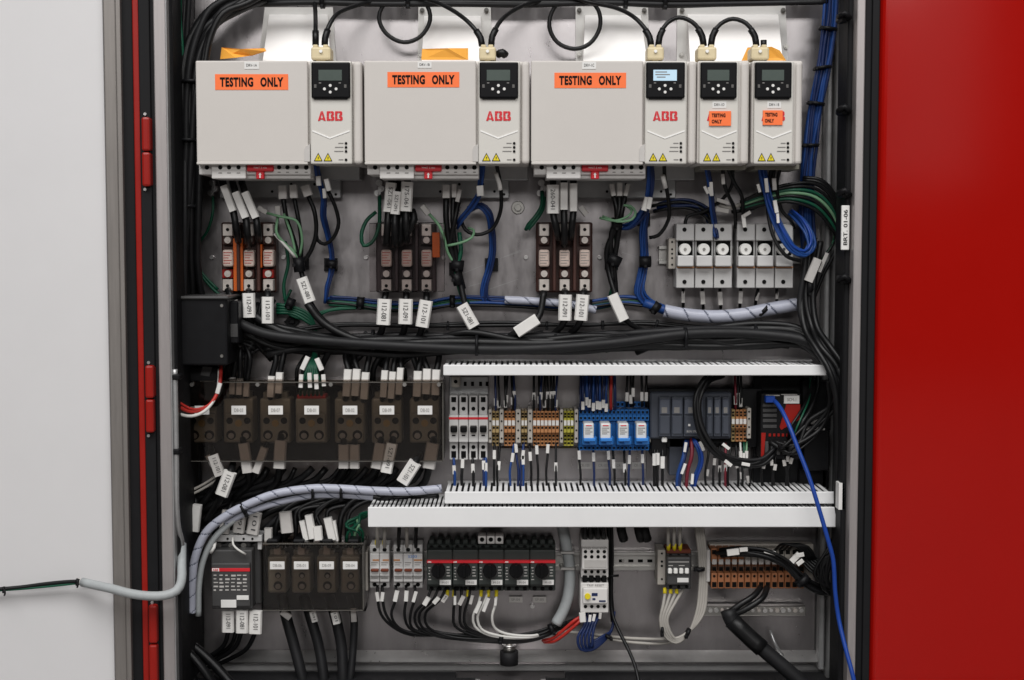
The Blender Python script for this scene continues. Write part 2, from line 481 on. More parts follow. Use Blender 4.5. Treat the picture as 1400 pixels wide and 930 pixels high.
for a, b in ((262, 650), (746, 1158)):
  for nm, gr, zo, mt in (('gland_frame', .007, -.0078, 'steel'), ('gland_plate', 0, -.006, 'rubber')):
    X0, X1 = XM(a, 925, .06) - gr, XM(b, 925, .06) + gr
    bm = bmesh.new(); bmesh.ops.create_cube(bm, size=1.0)
    for v in bm.verts:
        v.co = Vector(((X0 + X1) / 2 + v.co.x * (X1 - X0), -.092 + v.co.y * (.13 + 2 * gr), ZF + zo + v.co.z * .006))
    bmesh.ops.bevel(bm, geom=[e for e in bm.edges if abs(e.verts[0].co.z - e.verts[1].co.z) > .003], offset=.03 + gr, segments=8, affect='EDGES')
    bm.verts.index_update(); mm = MB().add([v.co.copy() for v in bm.verts], [[v.index for v in f.verts] for f in bm.faces]); bm.free()
    cab.part(nm, mm, mt, fl)
def strip(name, px0, px1, py, d0, d1, material, parent=None, z0=None, z1=None, bev=.0015, label=None):
    X0, X1 = XM(px0, py, d1), XM(px1, py, d1)
    return cab.part(name, MB().box(X0, X1, -d1, -d0, z0 or ZB, z1 or ZT, bev, 2), material, parent, label)
cab.part('dark_wall_sheet', MB().box(XL + .0005, XL + .006, -.158, -.012, ZF, ZT - .01, .002), 'rubber')  # black sheet added over the inner left wall to keep it dark
strip('rim', 215, 231.5, 380, .14, .172, 'rim_steel', label='left brushed steel rim')
strip('rim_lip', 231, 233, 380, .155, .174, 'steel', label='left turned lip of the rim')
strip('seal', 208, 217.5, 380, .13, .168, 'rubber')
strip('seal_lip', 194.5, 209.5, 380, .13, .174, 'rubber')
strip('edge_trim', 186.5, 195, 380, .13, .171, 'red_trim', label='red painted cabinet edge beside hinges')
strip('rim', 1167, 1178.5, 350, .14, .172, 'rim_steel', label='right brushed steel rim')
strip('seal', 1178, 1190, 350, .13, .167, 'rubber')
strip('seal_lip', 1188, 1198, 350, .13, .173, 'rubber')
for y0, y1 in ((160, 255), (500, 592), (828, 935)):
    x = 194 + (y0 + y1) / 2 * .0145 - 4
    h = cab.part('hinge', MB().pb(x, y0, x + 11.5, (y0 + y1) / 2 - 1, .14, .184, .003, 2).pb(x + .6, (y0 + y1) / 2 + .5, x + 12, y1, .14, .184, .003, 2), 'red_trim')
    cab.part('screw', MB().cyl(x + 5, y0 - 4, 2.3, .15, .176, 8), 'bright_steel', h)
    cab.part('screw', MB().cyl(x + 5, y1 + 4, 2.3, .15, .176, 8), 'bright_steel', h)
door = strip('door', -420, 147, 380, .115, .150, 'white_paint', bev=.001, label='white inside of the open door')
strip('door_edge', 147.2, 164, 380, .12, .166, 'edge_steel', door)
strip('door_edge_lip', 163.5, 170.5, 380, .12, .172, 'edge_steel', door)
strip('door_seal', 170.2, 187, 380, .12, .163, 'rubber', door)
m = MB().poly([(1147, 661), (1154, 660), (1155, 697), (1146.5, 697)], .13, .150)
cab.part('latch_plate', m, 'paper'); cab.part('latch_edge', MB().pb(1155.5, 660, 1159, 697, .13, .147), 'tag_white')
red = Thing('red_panel', 'glossy red painted metal panel standing right of the open cabinet', 'panel', (XM(1300, 465, .15), -.15, ZB))
X0 = XM(1197.5, 350, .165)
red.part('panel_face', MB().box(X0, X0 + .62, -.165, -.12, ZB, ZT, .012, 5), 'red_paint')
red.part('panel_return', MB().box(X0 + .004, X0 + .62, -.119, -.03, ZB, ZT), 'red_paint')

t = Thing('cable_marker_plate', 'white vertical marker plate printed along the right side wall', 'sign', W(1156, 340, .15))
o = t.part('plate', MB().pb(1150.5, 281, 1161.5, 342, .151, .156), 'paper')
t.part('lettering', MB().text('BRT. 01-06', 1156, 311, 48, 5.5, .1566, 90, .01), 'ink', o)
m = MB()
for y in (22, 150, 264, 382):
    single('cable_clip', MB().pb(1150, y - 5, 1162, y + 6, .12, .158, .003).tube(path([(1146, y + 2, .155), (1155, y - 4, .164), (1162, y + 3, .157)]), .004), 'black_plastic', 'black cable clip on the right side strip, ' + {22: 'topmost one', 150: 'beside the small drives', 264: 'just above the white marker plate', 382: 'just below the white marker plate'}[y], 'clip', 'cable clips on the right side strip')

# ================================================================== vent shrouds behind the drives
def shroud(fl, wedge, screws, label, d=.045):
    t = Thing('vent_shroud', label, 'shroud', W(fl[0][0], 80, 0), 'white vent shrouds along the top')
    t.part('flange', MB().poly(fl, 0.0005, .003), 'flange')
    (ax, ay), (bx, by), (cx, cy), (dx_, dy_) = wedge      # top-left, top-right, bottom-right, bottom-left
    F = [W(ax, ay, .012), W(bx, by, .012), W(cx, cy, d), W(dx_, dy_, d)]
    B = [Vector((p.x, -.003, p.z)) for p in F]
    t.part('hood', MB().add(F + B, [(3, 2, 1, 0), (0, 1, 5, 4), (1, 2, 6, 5), (2, 3, 7, 6), (3, 0, 4, 7)]), 'shroud_white')
    for x, y in screws:
        t.part('screw', MB().cyl(x, y, 3.4, .003, .006, 10).cyl(x, y, 1.8, .003, .008, 6), 'bolt_steel')
shroud([(362, 10), (455, 10), (460, 95), (352, 95)], [(368, 20), (448, 20), (452, 92), (358, 92)], [(450, 75)], 'white hood above the left drive with one cable dropping past')
shroud([(572, 9), (671, 9), (673, 95), (571, 95)], [(580, 22), (657, 22), (660, 92), (576, 92)], [(577, 14), (665, 14), (575, 75)], 'white hood above the second drive with orange tape along its foot')
shroud([(787, 9), (886, 9), (889, 95), (787, 95)], [(800, 21), (876, 21), (886, 92), (797, 92)], [(792, 14), (881, 14), (792, 75)], 'white hood above the third drive beside the hanging cable loop')
shroud([(926, 8), (1074, 8), (1078, 95), (925, 95)], [(940, 20), (1064, 20), (1071, 92), (944, 92)], [(932.6, 14), (1071, 14), (932, 75), (1075, 64)], 'widest white hood, behind the two small drives')
for pts, lab in (([(303, 65), (330, 67), (362, 66), (364, 70), (345, 76), (322, 79), (301, 81)], 'twisted orange tape strip on top of the left drive'),
                 ([(577, 67), (612, 66), (640, 66), (640, 82), (576, 82)], 'flat orange tape strip on top of the second drive'),
                 ([(1022, 65), (1055, 64), (1066, 69), (1075, 83), (1014, 83)], 'orange tape strip behind the connector of the rightmost drive')):
    P = [W(x, y, .075 + (.012 if i % 2 else 0)) for i, (x, y) in enumerate(pts)]
    n = len(P)
    m = MB().add(P + [p + Vector((0, .0012, 0)) for p in P], [list(range(n))[::-1], list(range(n, 2 * n))] + [(i, (i + 1) % n, n + (i + 1) % n, n + i) for i in range(n)])
    single('tape_strip', m, 'orange_tape', lab, 'tape', 'orange tape strips')

# ================================================================== drives
DF = .15
def face_panel(t, x0, x1, lit, logo=True):
    """control panel face of a drive, x0..x1 in pixels (57 wide on the large ones)"""
    d = DF + .004
    k = (x1 - x0) / 57.0
    X = lambda v: x0 + v * k
    fp = t.part('front_panel', MB().pb(x0, 83.5, x1, 224.5, .10, d, .002, 2), 'drive_panel')
    kp = t.part('keypad', MB().pb(X(1.5), 85, X(54.5), 134, d - .002, d + .005, .0018, 2).pb(X(5), 133, X(51), 136, d - .002, d + .003), 'keypad')
    t.part('screen', MB().pb(X(11.3), 95.5, X(43.5), 110.5, d + .0045, d + .0056, .0003), 'lcd_lit' if lit else 'lcd', kp)
    if lit:
        mm = MB()
        for y, a, b in ((98.5, 14, 30), (102, 14, 34), (105.5, 16, 28)): mm.pb(X(a), y - .7, X(b), y + .7, d + .0055, d + .0060, 0)
        t.part('screen_text', mm, 'grey_ink', kp)
    for bx, by in ((27.4, 117), (19.5, 121.7), (35.4, 121.7), (27.4, 126)):
        t.part('button', MB().cyl(X(bx), by, 2.1, d + .005, d + .0065, 8), 'paper', kp)
    mm = MB()
    for bx, by in ((13.5, 113.5), (40.5, 113.5), (7, 116.5), (48, 116.5), (7, 119), (48, 119)): mm.pb(X(bx - 1.6), by - .6, X(bx + 1.6), by + .6, d + .0048, d + .0056, 0)
    t.part('key_legend', mm, 'grey_ink', kp)
    if logo:
        mm = MB()
        def piece(ox, pts): mm.poly([(X(10.6 + ox + px_ * 1.0), 152.2 + py_) for px_, py_ in pts], d - .001, d + .0006)
        for q in ([(0, 13), (1.9, 6.9), (4.6, 6.9), (3.9, 9.4), (5.2, 9.4), (5.2, 11.4), (3.5, 11.4), (3.1, 13)], [(2.1, 6.3), (4.0, 0), (5.2, 0), (5.2, 4.6), (4.8, 6.3)],
                  [(10.8, 13), (8.9, 6.9), (6.2, 6.9), (6.9, 9.4), (5.6, 9.4), (5.6, 11.4), (7.3, 11.4), (7.7, 13)], [(8.7, 6.3), (6.8, 0), (5.6, 0), (5.6, 4.6), (6.0, 6.3)]): piece(0, q)
        for ox_ in (12.0, 23.4):
            for q in ([(0, 0), (5.2, 0), (5.2, 2.6), (3.2, 2.6), (3.2, 6.3), (0, 6.3)], [(5.6, 0), (8.6, 0), (9.9, 1.3), (9.9, 5.0), (8.9, 6.3), (5.6, 6.3), (5.6, 4.6), (6.8, 4.4), (6.8, 2.8), (5.6, 2.6)],
                      [(0, 6.9), (3.2, 6.9), (3.2, 10.4), (5.2, 10.4), (5.2, 13), (0, 13)], [(5.6, 6.9), (9.2, 6.9), (10.4, 8.2), (10.4, 11.7), (9.0, 13), (5.6, 13), (5.6, 10.5), (7.0, 10.3), (7.0, 8.8), (5.6, 8.6)]): piece(ox_, q)
        t.part('logo', mm, 'logo_red', fp)
    mm = MB()
    for (a, ya), (b, yb) in (((3, 179), (27, 189)), ((27, 189), (54, 179))):
        mm.poly([(X(a), ya - .9), (X(b), yb - .9), (X(b), yb + .9), (X(a), ya + .9)], d - .001, d + .0007)
    t.part('chevron_line', mm, 'chevron', fp)
    for y in (196, 201.5, 207, 218.5):
        t.part('indicator', MB().cyl(X(49), y, 1.9, d - .001, d + .0012, 8), 'hole', fp)
    mm = MB()
    for y, a in ((196, 38.5), (201.5, 34), (207, 33), (218.5, 39)): mm.pb(X(a), y - .7, X(45.5), y + .7, d - .001, d + .0004, 0)
    t.part('indicator_text', mm, 'grey_ink', fp)
    for cx in (11, 24.3):
        w = t.part('warning_triangle', MB().poly([(X(cx), 209), (X(cx + 6), 220.5), (X(cx - 6), 220.5)], d - .001, d + .0006), 'ink', fp)
        mm = MB().poly([(X(cx), 211), (X(cx + 4.4), 219.6), (X(cx - 4.4), 219.6)], d - .001, d + .0011)
        mm.poly([(X(cx + .6), 213.5), (X(cx - .9), 216.4), (X(cx + .1), 216.2), (X(cx - .5), 218.8), (X(cx + 1.1), 215.4), (X(cx + .1), 215.6)], d, d + .0015, 1)
        t.part('warning_symbol', mm, ['yellow', 'ink'], fp)
    return fp
def sticker(t, x0, y0, x1, y1, lines, d, rot=0):
    o = t.part('sticker', MB().pb(x0, y0, x1, y1, d - .001, d + .0005, 0), 'orange_sticker')
    n = len(lines)
    mm = MB()
    for i, s_ in enumerate(lines):
        yy = y0 + (y1 - y0) * (i + .5) / n + ((.5 - i) * 1.6 if n > 1 else 0)
        wd = (x1 - x0) * (.86 if n == 1 else (.62 if i == 0 else .46))
        xx = (x0 + x1) / 2 - (0 if n == 1 else (2 if i == 0 else 4.5))
        mm.text(s_, xx, yy, wd, (y1 - y0) * (.60 if n == 1 else .26), d + .0009, rot, .045)
    t.part('lettering', mm, 'ink', o)
def small_tag(t, x0, y0, x1, y1, s_, d):
    o = t.part('name_tag', MB().pb(x0, y0, x1, y1, d - .001, d + .0006, 0), 'paper')
    t.part('lettering', MB().text(s_, (x0 + x1) / 2, (y0 + y1) / 2 - .3, (x1 - x0) * .72, (y1 - y0) * .38, d + .001), 'ink', o)

def big_drive(ox, label, sk, tg, tgs, lit, right):
    X = lambda v: v + ox
    t = Thing('motor_drive', label, 'motor drive', W(X(382), 228, 0), 'variable speed drives with large blank covers')
    t.part('housing', MB().pb(X(269), 84, X(right), 224, .004, DF - .008, .003, 2), 'drive_shell')
    cv = t.part('cover', MB().pb(X(268), 83, X(421), 222, DF - .012, DF, .0022, 3).pb(X(268.6), 221, X(421), 225.3, DF - .02, DF + .0015, .001), 'drive_shell')
    t.part('finger_notch', MB().poly([(X(418), 200), (X(423.6), 197), (X(423.6), 221), (X(416), 221), (X(416), 204)], DF - .01, DF + .0016), 'tag_grey', cv)
    face_panel(t, X(424), X(481), lit)
    t.part('side_strip', MB().pb(X(482.5), 83.5, X(right), 224.8, .06, DF - .001, .005, 3), 'drive_shell')
    # terminal strip
    td = DF - .018
    tb = t.part('terminal_strip', MB().pb(X(272), 224, X(424.6), 239, .05, td, .001).pb(X(290), 238, X(424.6), 244.5, .05, td - .006), 'terminal_white')
    t.part('plug', MB().pb(X(289), 224.5, X(336), 244.5, .06, td + .008, .0015, 2), 'terminal_white', tb)
    for hx, r in ((282.7, 3.2), (301, 3), (313, 3), (326, 3), (381.5, 3), (393, 3), (405.6, 3), (418.6, 3.4)):
        f = td + (.008 if 295 < hx < 330 else 0)
        t.part('terminal_hole', MB().cyl(X(hx), 229, r, f - .002, f + .0007, 10), 'hole', tb)
    mm = MB()
    for hx in (301, 313, 326): mm.pb(X(hx - 2.5), 236, X(hx + 2.5), 237.2, td, td + .0085, 0)
    for hx in (381.5, 393, 405.6, 418.6): mm.pb(X(hx - 2), 235, X(hx + 2), 236.3, td - .001, td + .0004, 0)
    t.part('terminal_print', mm, 'grey_ink', tb)
    rl = t.part('warning_flag', MB().pb(X(337.5), 224.5, X(373.6), 234.4, td - .002, td + .006, .001).pb(X(350), 234, X(361), 245, td - .002, td + .006, .001), 'logo_red')
    mm = MB().text('WAIT 5 min', X(355.5), 229.3, 18, 2.4, td + .0066)
    mm.poly([(X(355.5), 236), (X(357.6), 239), (X(356.4), 239), (X(356.4), 243.4), (X(354.6), 243.4), (X(354.6), 239), (X(353.4), 239)], td, td + .0066)
    t.part('flag_print', mm, 'chevron', rl)
    # lower metal bracket
    br = t.part('bracket', MB().pb(X(300), 246, X(466), 271, .004, .018, .001).pb(X(425), 226, X(492), 246, .01, .05, .001), 'steel')
    for hx, hy in ((398, 252), (430, 252), (446, 262), (459, 266), (372, 262)):
        t.part('bracket_hole', MB().cyl(X(hx), hy, 2.0, .016, .0186, 8), 'hole', br)
    sticker(t, *sk, ['TESTING  ONLY'], DF)
    small_tag(t, *tg, tgs, DF)
    return t
big_drive(0, 'left motor drive, its orange TESTING ONLY sticker lowest of the three', (294, 101.5, 394, 123), (334, 84.5, 354, 94.5), 'DRV-1A', False, 495)
big_drive(230, 'second motor drive with blank cover and dark keypad screen', (529.7, 98.5, 628, 119.5), (571, 84.5, 590, 93), 'DRV-1B', False, 494)
big_drive(458, 'third motor drive with blank cover and lit pale blue screen', (758, 99.5, 856, 120.5), (796, 84.5, 815, 94.5), 'DRV-1C', True, 494)
def small_drive(x0, x1, p1, label, sk, tg, tgs):
    t = Thing('motor_drive', label, 'motor drive', W((x0 + x1) / 2, 228, 0), 'narrow variable speed drives')
    t.part('housing', MB().pb(x0, 83, x1, 224.5, .004, DF - .004, .003, 2), 'drive_shell')
    face_panel(t, x0 + 3.5, p1, False)
    t.part('side_strip', MB().pb(p1 + 1.5, 83.5, x1, 225, .05, DF - .001, .005, 3), 'drive_shell')
    t.part('terminal_strip', MB().pb(x0 + 4, 224, x1 - 4, 232, .03, .11, .001), 'block_grey')
    sticker(t, *sk, ['TESTING', 'ONLY'], DF + .0055)
    small_tag(t, *tg, tgs, DF + .004)
small_drive(953, 1024, 1010, 'narrow motor drive beside the lit one, small two line orange sticker over logo', (969.5, 152, 999.5, 172), (974, 139, 993, 148), 'DRV-1D')
small_drive(1027.5, 1097, 1085, 'rightmost narrow motor drive, small orange sticker showing red logo at its right', (1043, 151, 1070, 171), (1049, 139, 1068, 148), 'DRV-1E')
# splitters on top of the keypads
for x0, x1, lab in ((425, 452, 'left drive'), (655, 678, 'second drive'), (885, 908, 'third drive'), (954, 980, 'narrow drive beside the lit one'), (1027, 1052, 'rightmost narrow drive')):
    t = Thing('connector', 'beige cable splitter plugged into the top of the ' + lab, 'connector', W((x0 + x1) / 2, 83, .13), 'beige splitters on the drives')
    t.part('body', MB().pb(x0, 64, x1, 82, .11, .145, .003, 2).pb(x0 + 7, 81, x1 - 7, 84.5, .115, .14, .001), 'beige')
    t.part('latch', MB().cyl((x0 + x1) / 2, 70, 2.4, .144, .1475, 8), 'chevron')
    for q in (x0 + 6, x1 - 7):
        t.part('socket', MB().pb(q - 3.5, 61, q + 3.5, 65, .118, .138, .001), 'beige')
# daisy chain cables
CB = 'cable_black'
def boot(pts, d):
    return (pts, 4.3, 'cable_black', 'boot')
def chain(name, label, pts, ends, extra=()):
    t = Thing(name, label, 'cable', W(pts[0][0], pts[0][1], pts[0][2]), 'black keypad cables looping over the drives')
    t.part('cable', MB().tube(path(pts), 3.0 * SCL(.1), 10), CB)
    for e in ends:
        t.part('boot', MB().tube(path(e), 4.6 * SCL(.13), 10), CB)
chain('cable', 'black keypad cable dropping straight down to the left drive from above', [(428, -12, .03), (431, 14, .07), (431.5, 40, .12), (431.5, 58, .128)], [[(431.5, 42, .126), (431.5, 62, .128)]])
chain('cable', 'black keypad cable from left drive to second drive with a hanging loop', [(444, 58, .128), (446, 45, .125), (458, 22, .11), (480, 10, .08), (512, 2, .05), (535, -4, .045), (565, -6, .047), (584, 8, .05), (588, 28, .05), (575, 50, .05), (552, 58, .05), (528, 46, .05), (518, 24, .05), (527, 4, .05), (550, -8, .055), (585, -1, .065), (615, 12, .09), (642, 32, .12), (656, 50, .127), (659, 60, .128)], [[(444, 62, .128), (444.6, 52, .128), (448, 41, .124)], [(651, 42, .124), (657, 52, .127), (659, 63, .128)]])
chain('cable', 'black keypad cable from second drive to third drive with a hanging loop', [(671.5, 60, .128), (674, 48, .126), (685, 28, .11), (710, 10, .08), (745, 0, .05), (775, -5, .046), (800, -3, .046), (818, 14, .05), (820, 38, .05), (806, 60, .05), (785, 67, .05), (762, 58, .05), (751, 36, .05), (757, 12, .05), (775, -4, .055), (805, 3, .065), (845, 12, .09), (872, 28, .12), (887, 48, .127), (890, 60, .128)], [[(671.5, 63, .128), (673, 50, .127), (678, 40, .124)], [(882, 41, .124), (888, 51, .127), (890, 63, .128)]])
chain('cable', 'short black keypad cable arching from third drive to narrow drive', [(900, 60, .128), (903, 46, .127), (912, 32, .125), (928, 24, .12), (946, 30, .125), (958, 44, .127), (962, 60, .128)], [[(900, 63, .128), (902, 50, .127), (906.5, 40, .126)], [(954, 39, .126), (960, 50, .127), (962, 63, .128)]])
chain('cable', 'short black keypad cable arching between the two narrow drives', [(972, 60, .128), (975, 46, .127), (985, 33, .125), (1002, 26, .12), (1020, 32, .125), (1030, 45, .127), (1034, 60, .128)], [[(972, 63, .128), (974, 50, .127), (979, 40, .126)], [(1026, 40, .126), (1032, 50, .127), (1034, 63, .128)]])
t = Thing('connector_plug', 'black plug standing in the free socket above the rightmost drive', 'plug', W(1044, 64, .128))
t.part('body', MB().tube(path([(1044, 55, .128), (1044, 66, .128)]), .0044, 10), CB)
single('cable_stub', MB().tube(path([(680, 75, .12), (687, 72, .124), (691, 76, .12)]), .0055, 8), CB, 'black curled cable stub beside the second drive splitter', 'cable')
# ================================================================== fuse blocks under the drives
def fuse_block(x0, x1, cols, base, cover, label, amber=(), covered=None):
    t = Thing('fuse_block', label, 'fuse block', W((x0 + x1) / 2, 400, 0), 'three pole fuse blocks below the large drives')
    t.part('base', MB().pb(x0, 304, x1, 400, .002, .030, .002), base)
    mm = MB()
    for a, b in zip(cols[:-1], cols[1:]): mm.pb((a + b) / 2 - 2.2, 306, (a + b) / 2 + 2.2, 398, .03, .052, .001)
    t.part('barrier', mm, base)
    for i, c in enumerate(cols):
        for y0, y1, ys in ((306, 323, 314), (382, 398, 391)):
            lg = t.part('lug', MB().pb(c - 7, y0, c + 7, y1, .03, .048, .001), 'lug')
            t.part('lug_hole', MB().cyl(c, ys, 2.4, .047, .0487, 8), 'hole', lg)
        for y in (328.5, 374.5):
            s_ = t.part('screw_plate', MB().pb(c - 7.5, y - 6, c + 7.5, y + 6, .028, .042, .001), 'red_trim' if amber and base == 'fuse_base' and (c < 320 or c > 360) and y > 350 else base)
            sc = MB().cyl(c, y, 4.8, .04, .048, 14).cyl(c, y, 1.9, .046, .0486, 6)
            t.part('screw', sc, 'lug', s_)
        fu = t.part('fuse', MB().pb(c - 7.2, 341.5, c + 7.2, 365, .03, .054, .0035, 3), 'fuse_body')
        mm = MB()
        for k in range(5): mm.pb(c - 5.5, 345 + k * 3.6, c + 5.5 - (k % 3) * 2, 345.8 + k * 3.6, .05, .0546, 0)
        t.part('fuse_print', mm, 'cable_red' if amber else 'grey_ink', fu)
    for a in amber:
        t.part('insulating_card', MB().pb(*a, .028, .047, .0003), 'amber')
    if covered:
        t.part('cover', MB().pb(*covered, .066, .0685, .001), cover)
    for x in (x0 - 14, x1 + 10):
        t.part('screw', MB().cyl(x, 352, 3, 0, .006, 8), 'bright_steel')
    return t
fuse_block(303, 377, (311, 340, 366.5), 'fuse_base', None, 'left fuse block with orange card between its fuses', amber=[(319, 326, 332, 398), (352, 334, 358, 366)])
fuse_block(514, 596, (528, 556, 583), 'fuse_base_dark', 'clear_cover', 'middle fuse block behind a clear cover wider than the block', amber=[(591, 318, 601, 352)], covered=(505, 305, 608, 399))
fuse_block(733, 810, (744, 772, 799.5), 'fuse_base', None, 'right fuse block, dark brown, without any orange card')

# ================================================================== fuse holders
def fuse_holder(x0, x1, label, third):
    t = Thing('fuse_holder', label, 'fuse holder', W((x0 + x1) / 2, 395, 0), 'three pole fuse holders right of the fuse blocks')
    n, w = 3, (x1 - x0) / 3.0
    for i in range(n):
        a, b = x0 + i * w + .4, x0 + (i + 1) * w - .4
        c = (a + b) / 2
        md = t.part('module', MB().pb(a, 306, b, 394, .006, .045, .0015, 2).pb(a + .3, 306.5, b - .3, 329, .04, .055, .001).pb(a + .3, 366, b - .3, 394, .04, .055, .001), 'holder_grey')
        t.part('window', MB().pb(a + 2.5, 330, b - 2.5, 352, .04, .0475, .0005), 'hole', md)
        fc = t.part('fuse_cap', MB().cyl(c, 341, 8.0, .04, .062, 18).cyl(c, 341, 2.2, .06, .0635, 8, 1), ['ceramic', 'bolt_steel'], md)
        t.part('handle', MB().pb(a + 2, 349.5, b - 1, 364.5, .045, .068, .0018, 2), 'holder_light', md)
        t.part('orange_line', MB().pb(a + 2, 364.6, b - .2, 366.4, .045, .060, .0003), 'term_orange', md)
        for y in (314, 385.5):
            t.part('screw_hole', MB().cyl(c - 1, y, 3.0, .05, .0562, 10), 'hole', md)
    return t
fuse_holder(924, 1001.5, 'left white fuse holder of the pair, beside the short rail end', False)
fuse_holder(1007, 1085, 'right white fuse holder of the pair, a blue wire loop across its last pole', True)
t = Thing('din_rail', 'short steel rail stub left of the white fuse holders', 'rail', W(908, 362, 0))
t.part('rail', MB().pb(901, 336, 1094, 341, .002, .012, .0004).pb(901, 341, 1094, 356, .002, .005, 0).pb(901, 356, 1094, 361, .002, .012, .0004), 'rail_steel')
bk = t.part('end_bracket', MB().pb(914, 326, 924, 368, .005, .04, .001), 'term_grey')
mm = MB()
for y in (331, 341, 347, 353, 362): mm.cyl(919, y, 1.5, .038, .0407, 8)
t.part('bracket_hole', mm, 'hole', bk)
harness('fuse_lead', 'six short grey leads hanging below the white fuse holders', 'wires',
        [([(x, 393, .03), (x + s_, 405, .03), (x + s_ * 1.5, 422, .012)], 2.2, CB) for x, s_ in ((934, 0), (960, 1), (984, 1), (1013, -1), (1037, -3), (1062, 0))],
        tags=[(934, 398, 934, 414, 5, .031, None, 'tag_grey'), (960, 398, 961, 416, 7, .031, None, 'tag_grey'), (984, 399, 985, 417, 7, .031, None, 'tag_grey'), (1013, 398, 1012, 415, 6, .031, None, 'tag_grey'), (1037, 400, 1034, 411, 4, .031, None, 'tag_grey'), (1062.5, 399, 1062, 409, 4, .031, None, 'tag_grey')])

# ================================================================== wire ducts
def duct(x0, x1, yt, yb, d, pitch, label, seed):
    rnd = random.Random(seed)
    X0, X1, Z0, Z1 = RC(x0, yt, x1, yb, d)
    t = Thing('wire_duct', label, 'wire duct', ((X0 + X1) / 2, 0, Z0), 'white slotted wire ducts')
    t.part('cover', MB().box(X0, X1, -d, -d + .004, Z0, Z1, .0012, 2), 'duct_white')
    t.part('base', MB().box(X0, X1, -.004, -.001, Z0 + .003, Z1 - .002, 0), 'duct_white')
    p = pitch * SCL(d)
    n = int((X1 - X0) / p)
    fw = p * .62
    mk = lambda zz: MB().box(X0 + .001, X0 + .001 + fw, -d + .0035, -.012, zz - .0015, zz, .0004)
    f0 = t.part('finger', mk(Z1 - .0015), 'duct_white')
    f1 = t.part('finger', mk(Z0 + .0035), 'duct_white')
    t.part('side_strip', MB().box(X0, X1, -.0125, -.001, Z1 - .003, Z1 - .0015), 'duct_white')
    t.part('side_strip', MB().box(X0, X1, -.0125, -.001, Z0 + .002, Z0 + .0035), 'duct_white')
    for f in (f0, f1):
        t.repeat('finger', f, [(k * p, 0, rnd.uniform(-.0006, .0006)) for k in range(1, n)])
    # wires lying inside, seen through the slots
    inner = MB()
    for k in range(7):
        zz = Z0 + .004 + (Z1 - Z0 - .010) * rnd.random() * .7
        yy = -.012 - k * .013
        inner.tube([Vector((X0 + .006, yy, zz)), Vector(((X0 + X1) / 2, yy + rnd.uniform(-.004, .004), zz + rnd.uniform(-.003, .002))), Vector((X1 - .006, yy, zz))], .0045, 6, step=.03)
    t.part('enclosed_wires', inner, 'cable_soft', kind='stuff')
duct(606, 1130, 499, 513.5, .11, 8.1, 'upper white duct, running above the breakers and relays', 1)
duct(608, 1141, 672.5, 689, .11, 8.1, 'middle white duct, directly below the breakers and relays', 2)
duct(503, 1143, 693.5, 721, .118, 6.2, 'lowest and longest white duct with the tallest cover', 3)

# ================================================================== smoked-cover distribution blocks, middle row
DB = .052
def dist_block(t, x0, x1, y0, y1, lab, holes, dark=False, lid=0.0):
    w, h = x1 - x0, y1 - y0
    c = (x0 + x1) / 2
    bl = t.part('block', MB().pb(x0, y0, x1, y1, .002, DB, .003, 2).pb(x0 + w * .04, y0 + h * .33, x1 - w * .04, y1 - 1, .03, DB + .005, .003, 2).pb(x0 + w * .1, y0 - 9, x1 - w * .1, y0 + 2, .002, .035, .001), 'block_dark' if dark else 'block_grey')
    lb = t.part('name_label', MB().pb(*lab, lid - .0005, lid + .0008, .0002), 'paper')
    t.part('lettering', MB().text('DB-0' + str(random.randint(1, 9)), (lab[0] + lab[2]) / 2, (lab[1] + lab[3]) / 2, (lab[2] - lab[0]) * .6, (lab[3] - lab[1]) * .4, lid + .0013), 'grey_ink', lb)
    for hx, hy, r, sc in holes:
        r0 = t.part('terminal_hole', MB().cyl(hx, hy, r, DB, DB + .0056, 14), 'hole', bl)
        if sc: t.part('terminal_screw', MB().cyl(hx, hy + 1, r * .62, DB, DB + .0062, 10), 'bolt_steel', bl)
    return bl
t = Thing('distribution_block_row', 'row of seven dark power distribution blocks under one long smoked cover', 'power block', W(440, 634, 0))
for i, (x0, x1) in enumerate(((255, 296), (305.6, 346), (355.5, 397), (404, 447), (457.5, 498.5), (508, 549), (560, 601))):
    c = (x0 + x1) / 2
    dist_block(t, x0, x1, 545, 606, (c - 9.5, 555, c + 10.5, 567), [(c - 12, 575.5, 4.8, 0), (c + 12, 575.5, 4.8, 0), (c - 10, 595, 7, 1), (c + 10.5, 595, 7, 1)], lid=.0812)
    t.part('centre_screw', MB().cyl(c, 579, 5, .05, DB + .0065, 12).cyl(c, 579, 2, .05, DB + .0075, 6), 'term_tan')
    if i == 3: t.part('red_cap', MB().pb(x0 + 2, 540, x1 - 2, 546, .02, .05, .001), 'cable_red')
t.part('base', MB().pb(250, 528, 605, 629, .001, .012, .001), 'black_plastic')
t.part('cover_edge_gloss', MB().pb(300, 522.3, 606, 523.6, .078, .0842, .0003).pb(250, 630.4, 606, 631.4, .078, .0815, .0002).pb(604.8, 523, 606.2, 631, .03, .0815, .0002), 'cover_edge_gloss')
cv = MB().pb(250, 521, 605, 631, .078, .081, .001)
t.part('cover', cv, 'smoke_cover', label='long smoked transparent cover')
t.part('cover_ledge', MB().pb(303, 519.5, 606, 522, .035, .0835, .001), 'smoke_cover')
t.part('cover_end', MB().pb(603.5, 522, 606, 631, .01, .080, .0005), 'smoke_cover')
for x in (262, 352, 452, 553, 600): t.part('cover_stud', MB().cyl(x, 526, 3.0, .004, .087, 10), 'bolt_steel')

